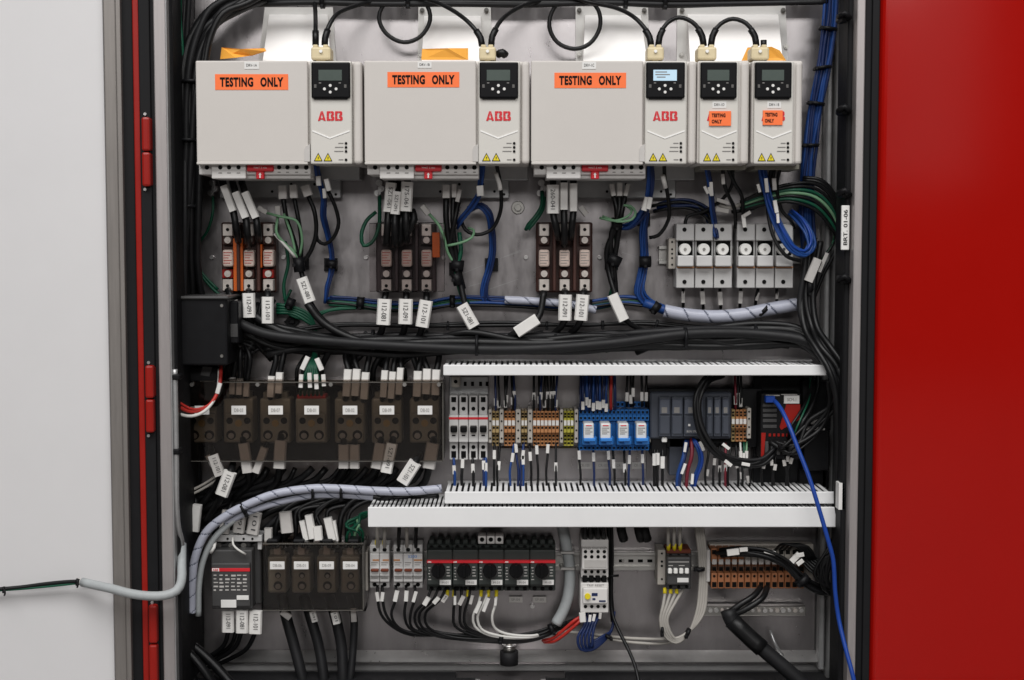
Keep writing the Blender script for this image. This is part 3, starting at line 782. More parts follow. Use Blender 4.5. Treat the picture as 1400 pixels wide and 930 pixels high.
# lower row of four
t = Thing('distribution_block_row', 'row of four dark power blocks under a short smoked cover at lower left', 'power block', W(428, 836, 0))
for x0, x1 in ((366, 392), (398.5, 425), (433, 460), (465.5, 492)):
    c = (x0 + x1) / 2
    dist_block(t, x0, x1, 761, 811, (c - 10, 768, c + 10, 778.5), [(c + 1, 787, 4.5, 1), (c + 1, 801, 6.5, 1)], lid=.0852)
    t.part('lug', MB().pb(c - 5, 747, c + 5, 759, .02, .04, .001), 'lug')
t.part('cover', MB().pb(359, 743, 496, 835, .082, .085, .001), 'smoke_cover', label='short smoked transparent cover')
t.part('cover_ledge', MB().pb(359, 741.5, 497, 746, .04, .0875, .001), 'smoke_cover')
t.part('cover_end', MB().pb(494.5, 744, 497, 834, .01, .084, .0005), 'smoke_cover')
t.part('base', MB().pb(357, 746, 500, 836, .001, .022, .001), 'black_plastic')
t.part('cover_edge_gloss', MB().pb(359, 743.3, 497, 744.5, .08, .0882, .0003).pb(359, 834.4, 496.5, 835.4, .08, .0855, .0002).pb(495.6, 745, 497, 834, .03, .0857, .0002), 'cover_edge_gloss')
for x in (372, 408, 447, 483): t.part('cover_stud', MB().pb(x - 8, 738, x + 8, 744, .03, .086, .002), 'black_plastic')

# black box on the left wall
t = Thing('black_box', 'large black module box mounted at the left wall above the block row', 'module', W(272, 502, 0))
t.part('body', MB().pb(237, 408, 311, 500, .02, .125, .003, 2), 'black_plastic')
t.part('lid', MB().pb(236, 405, 312, 409.5, .015, .129, .002, 2), 'contactor')
t.part('side_flange', MB().pb(311, 412, 326, 470, .02, .10, .002), 'black_plastic')
t.part('label_plate', MB().pb(313, 443, 325, 461, .09, .1012, .0004), 'contactor')
for y in (418, 487): t.part('screw', MB().cyl(303, y, 2.4, .12, .1265, 8), 'bolt_steel')
# ================================================================== middle rail row
t = Thing('din_rail', 'long steel rail carrying the breakers, terminals and relays', 'rail', W(800, 640, 0))
t.part('rail', MB().pb(612, 570, 1040, 575, .003, .014, .0004).pb(612, 575, 1040, 595, .003, .006, 0).pb(612, 595, 1040, 600, .003, .014, .0004), 'rail_steel')
t.part('spacer_plate', MB().pb(614, 515, 668, 560, .002, .012, .001), 'steel'); t.part('spacer_plate', MB().pb(680, 612, 884, 655, .002, .008, .001), 'zinc')
mm = MB()
for x in (634, 644, 655, 664): mm.pb(x, 522, x + 4, 528, .01, .0125, 0)
t.part('plate_slot', mm, 'hole')
t = Thing('terminal_lug', 'grey screw lug at the top left of the four breakers', 'lug', W(623, 530, .012))
t.part('body', MB().pb(617, 514, 629, 530, .012, .04, .002), 'term_grey'); t.part('screw_hole', MB().cyl(623, 522, 2.8, .038, .0407, 8), 'hole')

t = Thing('circuit_breaker', 'white four pole circuit breaker with red line and black toggles', 'breaker', W(640, 630, 0))
for i in range(4):
    a = 613.8 + i * 13.45; b = a + 13.0; c = (a + b) / 2
    p = t.part('pole', MB().pb(a + .8, 541, b - .8, 571, .006, .046, .001).pb(a, 568, b, 605, .006, .058, .0015, 2).pb(a + .8, 603, b - .8, 629, .006, .046, .001), 'breaker_white')
    t.part('red_line', MB().pb(a, 570.6, b, 573.6, .055, .0585, 0), 'logo_red', p)
    t.part('toggle', MB().pb(c - 4.6, 583, c + 4.6, 591.5, .05, .068, .0015, 2), 'knob', p)
    t.part('toggle_slot', MB().pb(c - 5.4, 581, c + 5.4, 594, .056, .0583, 0), 'tag_grey', p)
    t.part('indicator', MB().pb(c - 2.5, 594.6, c + 2.5, 596.4, .056, .0586, 0), 'ink', p)
    for y in (559, 611.5): t.part('screw_hole', MB().cyl(c, y, 2.9, .044, .0466, 10), 'hole', p)
    for y0, y1 in ((543, 550), (617, 626)): t.part('wire_slot', MB().pb(c - 3.3, y0, c + 3.3, y1, .044, .0466, 0), 'hole', p)
def leads(label, xs, y0, y1, d0, d1, mats, r=1.6, tagrng=None, bend=0.0, tagmat='tag_white', seed=0, name='lead_set', bow=4, tl=10, tw=4.6):
    """a row of single leads, each with its own bend and marker sleeve"""
    rnd = random.Random(seed)
    ws = []; tg = []
    for i, x in enumerate(xs):
        s_ = rnd.uniform(-bow, bow) + bend
        ym = (y0 + y1) / 2
        P = [(x, y0, d0), (x + s_ * .35, y0 + (y1 - y0) * .3, d0 + .008), (x + s_, y0 + (y1 - y0) * .65, (d0 + d1) / 2 + .008), (x + s_ * .8, y1, d1)]
        ws.append((P, r, mats[i % len(mats)]))
        if tagrng:
            f = rnd.uniform(*tagrng); ty = y0 + (y1 - y0) * f
            tx = x + s_ * (.35 + .5 * max(0, f - .3))
            sl = s_ * .25
            hh = tl / 2
            tg.append((tx - sl * .5, ty - hh, tx + sl * .5, ty + hh, tw, d0 + .012, None, tagmat))
    return harness(name, label, 'wires', ws, tg)
leads('blue and black leads leaving the bottom of the four pole breaker', [620, 633, 646, 661, 664], 618, 668, .04, .05, ['cable_blue', CB, CB, 'cable_navy', 'cable_blue'], 2.0, (.3, .5), seed=2, bow=2, tl=12, tw=5)

def terminal_strip(name, label, segs, y0=558, y1=612):
    """segs: (x0, x1, kind): o orange, t tan, y yellow, b bracket"""
    t = Thing(name, label, 'terminal strip', W((segs[0][0] + segs[-1][1]) / 2, y1, 0))
    cmap = {'o': 'term_orange', 't': 'term_tan', 'y': 'term_yellow'}
    for x0, x1, k in segs:
        if k == 'b':
            b = t.part('end_bracket', MB().pb(x0, y0 + 2, x1, y1 - 6, .006, .056, .001), 'term_grey')
            mm = MB()
            for q in (.12, .35, .62, .86):
                mm.cyl((x0 + x1) / 2, y0 + 2 + (y1 - y0 - 8) * q, 1.4, .054, .0567, 8)
            t.part('bracket_hole', mm, 'hole', b)
            continue
        n = max(1, round((x1 - x0) / 5.0)); w = (x1 - x0) / n
        for i in range(n):
            a, b_, c = x0 + i * w + .25, x0 + (i + 1) * w - .25, x0 + (i + .5) * w
            sl = t.part('terminal', MB().pb(a, y0 + 4, b_, y1 - 2, .006, .044, .0006).pb(a, y0 + 14, b_, y1 - 20, .03, .054, .0006), cmap[k])
            t.part('marker', MB().pb(a + .3, y0 + 17, b_ - .3, y0 + 24, .05, .0555, .0002), 'tag_white', sl)
            mm = MB()
            for yy, dd in ((y0 + 8, .0447), (y0 + 12, .0447), (y0 + 27, .0547), (y1 - 16, .0447), (y1 - 11, .0447), (y1 - 6, .0447)):
                mm.pb(c - 1.5, yy - 1.3, c + 1.5, yy + 1.3, dd - .002, dd, 0)
            t.part('clamp_hole', mm, 'hole', sl)
    return t
terminal_strip('terminal_strip', 'orange and tan terminal strip with a yellow end, right of the breakers',
    [(668, 672.3, 'b'), (672.6, 682.5, 't'), (683, 688.5, 'b'), (689, 704.5, 'o'), (705, 712, 'b'), (712.5, 721, 't'), (721.5, 728, 'b'), (728.5, 764.5, 'o'), (765.5, 770, 'b'), (770.5, 784.5, 'y'), (785.5, 790.5, 'b')])
leads('grey, blue and black leads coming down into the terminal strip', [677, 681, 690, 694, 699, 702, 730, 737, 741, 745, 748, 753, 757, 762], 510, 566, .03, .04, ['cable_navy', CB, CB, 'cable_soft', CB, 'cable_navy', 'cable_soft', CB], 1.6, (.5, .78), seed=5, bow=3)
leads('black and blue leads leaving the bottom of the terminal strip', [676, 684, 703, 704, 715, 717, 724, 733, 750, 760], 600, 668, .04, .05, [CB, CB, 'cable_blue', 'cable_navy', 'cable_blue', 'cable_navy', CB, CB, CB, 'cable_soft'], 1.6, (.15, .6), seed=9, bow=6, tl=12)

# relays
t = Thing('relay_block', 'bright blue relay block with four plug-in relays', 'relay', W(840, 617, 0))
t.part('base', MB().pb(791, 560, 888, 615, .006, .040, .002), 'relay_blue')
for i, (y0, y1, d) in enumerate(((549, 557, .026), (560, 567.5, .043), (568, 575.5, .049), (609, 616, .043))):
    n = 17; w = 96.0 / n
    xs = range(n) if i else range(9, 16)
    for k in xs:
        a = 791.5 + k * w
        sl = t.part('clamp', MB().pb(a + .2, y0, a + w - .2, y1, .02, d, .0005), 'relay_blue')
        t.part('clamp_hole', MB().pb(a + 1.4, y0 + 2.2, a + w - 1.4, y1 - 2, d - .002, d + .0004, 0), 'hole', sl)
for x in (796, 819, 843.5, 868):
    r = t.part('relay', MB().pb(x + 2, 579, x + 16, 601, .03, .078, .002, 2), 'relay_can')
    mm = MB().pb(x + 5, 581.5, x + 13, 582.6, .07, .0786, 0)
    for k in range(4): mm.pb(x + 4, 585 + k * 2.6, x + 14 - (k % 2) * 3, 585.8 + k * 2.6, .07, .0786, 0, mi=1)
    t.part('relay_print', mm, ['logo_red', 'grey_ink'], r)
    s_ = t.part('relay_socket', MB().pb(x, 597, x + 20, 609, .03, .070, .0015).pb(x - .5, 580, x + 2.5, 600, .03, .062, .001).pb(x + 15.5, 580, x + 18, 600, .03, .060, .001), 'relay_blue')
    t.part('ejector', MB().pb(x + 2, 599.5, x + 18.5, 604, .06, .083, .001).pb(x + 10, 603, x + 19, 608, .06, .078, .001), 'relay_light_blue', s_)
b = t.part('end_bracket', MB().pb(888.5, 562, 893, 605, .006, .045, .001), 'term_grey')
mm = MB()
for y in (567, 578, 582, 588, 599): mm.cyl(890.8, y, 1.4, .044, .0457, 8)
t.part('bracket_hole', mm, 'hole', b)
leads('blue, black and white tagged leads entering the top of the relay block', [794, 799, 804, 809, 813, 817, 822, 828, 833], 508, 562, .028, .045, ['cable_navy', 'cable_blue', 'cable_navy'], 1.7, (.45, .9), seed=11, bow=2.5, tl=11)
leads('second row of tagged leads entering the relay block, lower down', [797, 802, 807, 812, 816, 820, 826, 830], 512, 561, .042, .047, ['cable_navy', 'cable_blue'], 1.6, (.72, .95), seed=12, bow=2.5, tl=11)
leads('red and blue pair entering the relay block near its middle', [836, 840], 508, 560, .04, .045, ['cable_red', 'cable_navy'], 2.2, None, seed=13, bow=2)
leads('black tagged leads entering the relay block at its right end', [858, 862, 866, 877, 884], 510, 556, .03, .034, [CB, 'cable_soft'], 1.7, (.5, .8), seed=14, bow=2, tl=12)
leads('short tagged leads leaving the bottom of the relay block', [791, 811, 831, 838, 853, 861, 878], 612, 668, .035, .045, [CB, 'cable_navy', 'cable_navy', CB], 1.6, (.18, .5), seed=15, bow=3, tl=12)
t = Thing('label_strip', 'row of four faint grey printed labels stuck below the relays', 'label', W(840, 640, .008))
for x in (790, 815, 840, 864):
    o = t.part('label', MB().pb(x, 632, x + 19, 641, .0078, .0086, 0), 'tag_grey')
    t.part('lettering', MB().text('CR-10' + str(int((x - 780) / 20)), x + 9.5, 636.5, 13, 4, .009), 'grey_ink', o)

# PLC
t = Thing('plc_module', 'dark grey controller with several modules between the relays and the orange terminals', 'controller', W(930, 660, 0))
t.part('housing', MB().pb(889, 537, 1000, 600, .006, .052, .002), 'plc'); t.part('back_plate', MB().pb(886, 531, 1042, 612, .014, .030, .001), 'black_plastic')
for a, b_ in ((901, 917), (918, 934), (935, 962), (966, 975), (976, 986), (987, 998)):
    p = t.part('module', MB().pb(a, 543, b_, 597, .03, .062, .0015, 2), 'plc')
    c = (a + b_) / 2; w = (b_ - a)
    t.part('flap', MB().pb(a + 1, 546, b_ - 1, 567, .05, .0645, .0012), 'plc_light', p)
    t.part('flap', MB().pb(a + 1, 569, b_ - 1, 594, .05, .0640, .0012), 'plc', p)
    t.part('flap_label', MB().pb(c - w * .28, 557, c + w * .2, 565, .06, .065, .0002), 'grey_ink', p)
t.part('status_light', MB().pb(941, 580, 944, 583, .06, .066, .0002), 'paper')
t.part('status_print', MB().text('RUN STOP', 947, 590, 16, 3, .0646), 'tag_grey')
t.part('bottom_rail', MB().pb(915, 600, 934, 650, .006, .03, .001), 'plc'); t.part('plug', MB().pb(890, 597, 912, 625, .006, .048, .002), 'black_plastic')
t.part('plug_cap', MB().pb(905, 598, 912, 605, .04, .058, .001), 'tag_white')
leads('black leads with long white markers below the left end of the controller', [895, 899, 906], 612, 668, .045, .05, [CB], 2.0, (.1, .5), seed=16, bow=2, tl=16, tw=6)
harness('lead_set', 'blue, white and dark red leads curving below the controller', 'wires',
        [([(946, 600, .05), (953, 612, .06), (957, 630, .06), (948, 655, .055), (943, 672, .05)], 2.2, 'cable_blue'),
         ([(948, 600, .052), (958, 615, .065), (960, 632, .065), (953, 652, .058), (948, 672, .05)], 2.2, 'cable_bright_blue'),
         ([(945, 600, .05), (946, 622, .062), (940, 645, .06), (938, 672, .05)], 2.6, 'cable_maroon'),
         ([(941, 602, .05), (936, 625, .06), (930, 650, .06), (928, 672, .05)], 2.4, 'cable_navy'),
         ([(938, 602, .05), (934, 625, .06), (927, 648, .06), (925, 672, .05)], 2.4, 'cable_blue')],
        tags=[(938, 605, 936, 618, 4, .064, None), (937, 634, 932, 648, 4, .066, None), (957, 604, 962, 616, 4.5, .07, None), (947, 648, 946, 662, 4, .064, None)])
leads('tangle of grey and black leads below the right end of the controller', [970, 978, 984, 992, 999, 1006, 1012, 1019], 606, 670, .04, .05, [CB, 'cable_soft', CB, 'cable_maroon', CB], 1.7, (.3, .8), seed=18, bow=9, tl=9, tagmat='tag_grey')
harness('cable_loop', 'thick loop of black cables hanging in front of the controller modules', 'cables',
        bundle([(988, 512, .05), (968, 520, .075), (956, 545, .085), (957, 575, .088), (966, 600, .09), (985, 622, .09), (1015, 634, .085), (1042, 632, .078), (1058, 618, .07)], 6, 6.5, 2.6, [CB, CB, 'cable_soft']),
        tags=[(988, 607, 997, 614, 4.5, .1, None), (1014, 634, 1025, 636, 4.5, .1, None), (991, 630, 1000, 637, 5, .098, None)])
terminal_strip('terminal_strip', 'small tan terminal strip between the controller and the red module', [(1000, 1005, 't'), (1005.5, 1021, 'o'), (1021.5, 1027, 'b')], 556, 606)
leads('pink and grey leads feeding the small tan terminal strip', [1005, 1009, 1013], 512, 560, .03, .04, ['cable_maroon', 'cable_soft', CB], 1.8, (.5, .8), seed=19, bow=2, tl=12)
leads('thin green and white leads below the small tan terminal strip', [1012, 1017, 1021], 604, 640, .04, .045, ['cable_white', 'cable_green', 'cable_lime'], 1.5, (.3, .6), seed=20, bow=2, tl=10)
# red / black module
t = Thing('safety_module', 'black module with a slanted red flash and white label', 'module', W(1068, 626, 0))
t.part('housing', MB().pb(1040, 538, 1095, 628, .006, .068, .002, 2), 'black_plastic'); t.part('back_plate', MB().pb(1030, 516, 1142, 660, .010, .022, .001), 'black_plastic')
t.part('red_flash', MB().poly([(1094, 553), (1094, 573), (1068, 588), (1066, 584), (1075, 553)], .06, .0695), 'red_trim')
t.part('red_side', MB().poly([(1041, 592), (1047, 592), (1044, 628), (1040.5, 624)], .06, .07), 'red_trim')
o = t.part('name_label', MB().pb(1072, 541, 1093, 552, .06, .0705, .0003), 'paper'); t.part('lettering', MB().text('SCM-1', 1082.5, 546.5, 12, 4, .0712), 'grey_ink', o)
mm = MB()
for y in (552, 559, 566, 573, 581): mm.pb(1043, y, 1062, y + 4.4, .06, .0688, .0003)
t.part('socket', mm, 'contactor')
mm = MB()
for x in range(1051, 1091, 6): mm.pb(x, 593, x + 3.2, 597, .06, .0692, .0002)
t.part('red_terminal', mm, 'red_trim')
mm = MB()
for x in range(1046, 1092, 8): mm.pb(x, 604, x + 5, 622, .06, .0715, .0008)
t.part('terminal_row', mm, 'contactor')
t.part('print_line', MB().pb(1047, 540, 1066, 541.6, .06, .0688, 0).pb(1068, 539, 1090, 540, .06, .0688, 0), 'tag_grey')
leads('grey looped leads below the black and red module', [1047, 1054, 1062, 1070, 1077, 1085], 612, 664, .06, .05, [CB, 'cable_soft'], 1.8, (.2, .6), seed=21, bow=9, tagmat='tag_grey', tl=8)
harness('lead_set', 'thin green and black leads running up beside the red flash', 'wires',
        [([(1078, 600, .07), (1080, 585, .085), (1090, 570, .08), (1104, 545, .06), (1112, 515, .04)], 2, CB), ([(1084, 602, .07), (1088, 588, .082), (1096, 570, .078), (1106, 545, .06), (1108, 515, .04)], 1.4, 'cable_green'),
         ([(1090, 604, .07), (1096, 580, .08), (1108, 560, .07), (1118, 530, .05), (1118, 510, .04)], 3, CB)])
t = Thing('grey_relay_module', 'narrow grey-black module at the right end of the middle rail', 'module', W(1116, 640, 0))
t.part('housing', MB().pb(1098, 588, 1134, 644, .006, .055, .002), 'black_plastic'); t.part('upper_step', MB().pb(1096, 520, 1138, 588, .006, .036, .002), 'black_plastic'); t.part('foot', MB().pb(1092, 640, 1142, 668, .006, .030, .002), 'black_plastic')
t.part('rim_line', MB().pb(1100, 586, 1128, 588.4, .03, .0562, .0003), 'tag_grey'); t.part('socket', MB().pb(1109, 574, 1118, 580, .03, .0372, .0003), 'tag_grey')
# blue network cable
t = Thing('network_cable', 'bright blue network cable running from the red module down past the bottom right', 'cable', W(1055, 546, .075), None)
t.part('cable', MB().tube(path([(1058, 547, .078), (1067, 558, .095), (1078, 580, .115), (1090, 611, .13), (1106, 652, .145), (1121, 700, .155), (1132, 738, .16), (1139, 765, .16), (1142, 811, .16), (1147, 848, .162), (1157, 890, .178), (1164, 916, .188), (1172, 950, .195)]), 3.1 * SCL(.15), 10), 'cable_bright_blue')
t.part('plug', MB().pb(1047, 542, 1060, 551, .066, .082, .001), 'cable_bright_blue')
# ================================================================== lower row
t = Thing('din_rail', 'lower steel rail with a bare stretch right of the white contactor', 'rail', W(800, 790, 0))
t.part('rail', MB().pb(503, 755, 962, 760, .003, .014, .0006).pb(503, 760, 962, 775, .003, .006, 0).pb(503, 775, 962, 780, .003, .014, .0006), 'rail_steel')
mm = MB()
for x in range(846, 898, 13): mm.pb(x, 765, x + 7, 769, .004, .0063, 0)
t.part('rail_slot', mm, 'hole')
# big contactor at lower left
t = Thing('contactor', 'large dark contactor with red line at lower left beside the four power blocks', 'contactor', W(316, 833, 0))
t.part('body', MB().pb(289, 752, 345, 833, .01, .085, .002, 2).pb(291, 738, 343, 754, .01, .06, .002).pb(345, 740, 357, 826, .01, .060, .002), 'contactor')
fp = t.part('front', MB().pb(289, 770, 342, 830, .08, .092, .002, 2), 'contactor')
t.part('red_line', MB().pb(289.5, 777, 341.5, 781.5, .09, .0928, .0002), 'logo_red', fp)
o = t.part('logo', MB().pb(290, 777.2, 299.5, 781.3, .09, .0932, 0), 'chevron', fp)
t.part('lettering', MB().text('ABB', 294.7, 779.3, 7.5, 3, .0937, 0, .03), 'logo_red', fp)
mm = MB(); rnd = random.Random(4)
for y in (786, 791, 796, 801, 806):
    for k in range(6):
        x = 292 + k * 8
        mm.pb(x, y, x + rnd.uniform(3, 6.5), y + 1.1 + rnd.random() * 1.5, .09, .0926, 0)
t.part('wiring_print', mm, 'tag_grey', fp)
t.part('green_text', MB().text('A1  1L1  3L2  5L3', 314, 771, 36, 3, .0857), 'cable_lime', fp)
for q in ((302, 820.5, 323, 831), (323.5, 814.5, 340, 820.5)):
    t.part('name_label', MB().pb(*q, .09, .0935, .0003), 'paper', fp)
for x in (299, 316, 333): t.part('terminal_screw', MB().cyl(x, 746, 4, .055, .0625, 10), 'bolt_steel')
t = Thing('mounting_bracket', 'pale metal bracket strip above the large lower left contactor', 'bracket', W(326, 741, 0))
t.part('strip', MB().pb(293, 732, 358, 741, .03, .075, .001).pb(352, 741, 358, 752, .03, .07, .001), 'holder_grey')
mm = MB()
for x in (311, 333, 345): mm.cyl(x, 737, 1.8, .07, .0757, 8)
t.part('hole', mm, 'hole')
harness('contactor_tags', 'three large tagged black cables leaving the bottom of the large contactor', 'cables',
        [([(312, 838, .06), (312, 860, .07), (306, 882, .06), (280, 900, .04), (250, 905, .03)], 3.2, CB), ([(331, 838, .06), (330, 862, .07), (322, 884, .06), (295, 902, .04), (262, 912, .03)], 3.2, CB), ([(350, 838, .06), (349, 862, .07), (338, 886, .06), (312, 902, .04), (280, 915, .03)], 3.2, CB),
         ([(322, 846, .05), (322, 866, .06), (314, 884, .05), (288, 898, .03), (258, 903, .02)], 3.0, CB)],
        tags=[(312, 835, 312, 864, 17, .075, '112-091'), (331, 834, 331, 865, 17, .078, '112-081'), (350, 835, 349, 866, 18, .075, '112-101')])
harness('coil_lead', 'two thin white leads looping over the top of the large contactor', 'wires',
        [([(318, 735, .08), (319, 745, .09), (326, 752, .095), (336, 758, .09)], 1.5, 'cable_white'), ([(294, 738, .08), (293, 748, .09), (288, 756, .088)], 2.2, 'tag_white')])

# two white breakers
def breaker(x0, x1, n, label, blue):
    t = Thing('circuit_breaker', label, 'breaker', W((x0 + x1) / 2, 804, 0), 'white breakers on the lower rail')
    w = (x1 - x0) / n
    for i in range(n):
        a, b = x0 + i * w + .2, x0 + (i + 1) * w - .2; c = (a + b) / 2
        p = t.part('pole', MB().pb(a, 745, b, 804, .008, .045, .001).pb(a, 757, b, 796, .03, .060, .0015, 2).pb(a, 776, b, 788, .05, .066, .0012, 2), 'breaker_white')
        t.part('toggle', MB().pb(a + 1.2, 778.5, b - 1.2, 782, .06, .072, .001), 'toggle_brown', p)
        for y in (752, 799.5): t.part('screw_hole', MB().cyl(c, y, 3.0, .044, .0457, 10), 'hole', p)
        t.part('print', MB().pb(a + 2, 769, b - 2, 770, .05, .0605, 0).pb(a + 2, 772, b - 4, 772.8, .05, .0605, 0).pb(a + 2, 790, b - 2, 791, .05, .0605, 0), 'grey_ink', p)
        if (i == n - 1) or (i == 0 and not blue): t.part('orange_line', MB().pb(a + (4 if not blue else 1), 765, b - .5, 767, .05, .0607, 0), 'term_orange', p)
    if blue:
        t.part('blue_print', MB().text('S203', x1 - 14, 761, 12, 3.4, .0607), 'relay_light_blue'); t.part('orange_line', MB().pb(x0 + .5, 765, x0 + 9, 767, .05, .0609, 0), 'term_orange')
breaker(505.3, 532.5, 2, 'narrower white breaker with two brown toggles on the lower rail', False)
breaker(537.7, 578, 3, 'wider white breaker with three brown toggles and blue print', True)
t = Thing('end_bracket', 'thin grey bracket between power blocks and narrower white breaker', 'bracket', W(500, 810, 0))
t.part('body', MB().pb(497.5, 755, 503, 808, .006, .05, .001), 'term_grey')
leads('grey tagged leads entering the tops of the two white breakers', [516, 526, 546, 556, 569], 716, 750, .06, .04, ['cable_grey', 'cable_grey', CB, 'cable_grey', CB], 2.6, None, seed=30, bow=1)
harness('ferrule_set', 'yellow ferrules on top of the narrower white breaker', 'ferrules', [([(515, 739, .045), (515, 747, .042)], 2.6, 'yellow'), ([(525, 739, .045), (525, 747, .042)], 2.6, 'yellow')])

# motor starters
for i in range(5):
    x0 = 583.5 + i * 35.2; x1 = x0 + 35.15; c = x0 + 15.5 + (1 if i > 2 else 0)
    lab = ['leftmost black motor starter with round knob, next to the white breaker', 'second black motor starter with round knob, below a tagged lead cluster',
           'middle black motor starter with round knob, left part of white terminal trio above it', 'fourth black motor starter with round knob, nothing wired below it', 'rightmost black motor starter with round knob, beside the grey conduit'][i]
    t = Thing('motor_starter', lab, 'motor starter', W((x0 + x1) / 2, 808, 0), 'black motor starters in a row')
    t.part('body', MB().pb(x0, 745, x1, 808, .008, .05, .0015).pb(x0, 752, x1, 802, .03, .068, .002, 2), 'starter')
    fr = t.part('front', MB().pb(x0 + .5, 769, x1 - .5, 800, .06, .074, .0015, 2), 'starter')
    t.part('red_line', MB().pb(x0, 766.8, x1, 770.2, .06, .0752, .0003), 'logo_red', fr)
    t.part('logo', MB().text('ABB', x0 + 3.6, 768.5, 5, 2.2, .0757, 0, .03), 'chevron', fr)
    kn = t.part('knob', MB().cyl(c, 781.6, 9.6, .07, .088, 20).poly([(c - 1.6, 773.5), (c + 1.6, 773.5), (c + 1.6, 789.5), (c - 1.6, 789.5)], .08, .093), 'knob')
    t.part('knob_ring', MB().ring(c, 781.6, 9.8, 11.6, .07, .0752), 'contactor', kn)
    o = t.part('name_label', MB().pb(x0 + 17.5, 793, x0 + 33, 800, .07, .0748, .0003), 'paper', fr)
    t.part('lettering', MB().text('M-0' + str(i + 1), x0 + 25.2, 796.5, 9, 3, .0754), 'grey_ink', o)
    mm = MB()
    for k in range(5): mm.pb(x0 + 2 + (k % 2), 776 + k * 4, x0 + 5 + (k % 3), 777 + k * 4, .07, .0743, 0)
    for k in range(4): mm.pb(x0 + 27, 775 + k * 4, x0 + 31 + (k % 2), 776 + k * 4, .07, .0743, 0)
    t.part('dial_print', mm, 'tag_grey', fr)
    for k in range(3):
        for y, d_ in ((748.5, .0505), (805, .0505)):
            t.part('terminal_hole', MB().cyl(x0 + 6.5 + k * 11, y, 3.1, .049, d_, 10), 'hole')
    mm = MB()
    for k in range(3): mm.pb(x0 + 3 + k * 11, 738, x0 + 10 + k * 11, 746, .01, .042, .001)
    t.part('top_terminal', mm, 'starter')
t = Thing('busbar_terminal', 'white triple terminal block on top of the middle motor starters', 'terminal', W(670, 744, .04))
for x in (653.5, 665.5, 677.2):
    p = t.part('cell', MB().pb(x, 733, x + 11, 744, .03, .058, .0015, 2), 'terminal_white'); t.part('screw_hole', MB().cyl(x + 5.5, 738, 3.2, .056, .0588, 10), 'hole', p)
for x, lb in ((696, 'left'), (728.5, 'right')):
    t = Thing('label_plate', 'pale grey label stuck on the plate below the motor starters, %s one of two' % lb, 'label', W(x + 9, 824, 0))
    o = t.part('plate', MB().pb(x, 816, x + 18.5, 824, .0045, .0056, .0002), 'tag_grey'); t.part('lettering', MB().text('SP-0' + ('4' if lb == 'left' else '5'), x + 9, 820, 12, 3.6, .0062), 'grey_ink', o)
harness('motor_lead_set', 'black tagged leads from the white breakers sweeping into the lower bundle', 'wires',
        [([(x, 800, .045), (x + .5, 818, .05), (x + a, 840, .05), (x + b, 858, .045), (x + c_, 868, .04), (640, 868 + k, .035), (700, 873 + k, .035), (745, 866 + k, .035), (775, 850 + k, .03)], 2.0, CB)
         for k, (x, a, b, c_) in enumerate(((516, 5, 22, 45), (522.6, 5, 20, 46), (541, -6, 4, 36), (555, -2, 4, 30), (567, -6, -4, 20)))],
        tags=[(515, 810, 517, 822, 5, .055, None), (523.5, 810, 522, 822, 5, .055, None), (543, 808, 540, 822, 6.5, .055, None), (556, 808, 555, 822, 6, .055, None), (569, 809, 565, 823, 5, .055, None)])
harness('motor_lead_set', 'black tagged leads from the left motor starters sweeping into the lower bundle', 'wires',
        [([(x, 803, .05), (x - a * .3, 820, .055), (x - a, 838, .05), (x - a + 2, 856, .045), (x - a + 30 + k, 870, .04), (680 + k * 3, 875 - k, .038), (735, 868 - k, .035), (766, 853, .03)], 2.0, CB)
         for k, (x, a) in enumerate(((590, 22), (600, 26), (610, 28), (622, 2), (631, 2), (643, 8)))],
        tags=[(586, 817, 580, 827, 7, .06, None), (600, 817, 593, 825, 6, .06, None), (611, 814, 605, 823, 6, .06, 'K', 'tag_grey'), (622, 815, 622, 827, 4, .06, None), (634, 815, 628, 827, 6, .06, None, 'tag_grey'), (646, 814, 643, 826, 4.5, .06, None, 'tag_grey')])
harness('motor_lead_set', 'white tagged leads with yellow ferrules from the middle motor starters', 'wires',
        [([(658, 808, .05), (654, 826, .056), (647, 842, .055), (649, 856, .05), (668, 868, .045), (720, 872, .04), (752, 864, .025)], 1.9, 'cable_white'), ([(668, 808, .05), (662, 824, .056), (653, 842, .055), (658, 860, .05), (682, 869, .045), (728, 871, .04), (755, 862, .022)], 1.9, 'cable_white'),
         ([(679, 808, .05), (678, 824, .056), (673, 842, .056), (676, 858, .05), (690, 866, .045), (730, 869, .04), (758, 860, .022)], 1.9, 'cable_white')] +
        [([(x, 807, .05), (x - .6, 816, .053)], 2.5, 'yellow', 'ferrule') for x in (612, 621, 640, 658, 668, 679)],
        tags=[(657, 822, 650, 838, 5.5, .062, None), (668, 818, 661, 836, 5, .062, None), (678, 818, 677, 828, 4, .06, None)])
harness('cable_bundle', 'black bundle tied along the plate below the motor starters', 'cables',
        bundle([(575, 862, .03), (610, 870, .035), (660, 875, .035), (710, 876, .035), (740, 870, .035), (765, 858, .03), (790, 848, .02)], 7, 4.5, 1.9, [CB, 'cable_soft']),
        ties=[(682, 872, 688, 873, 7, .04), (752, 861, 757, 858, 8, .04)])

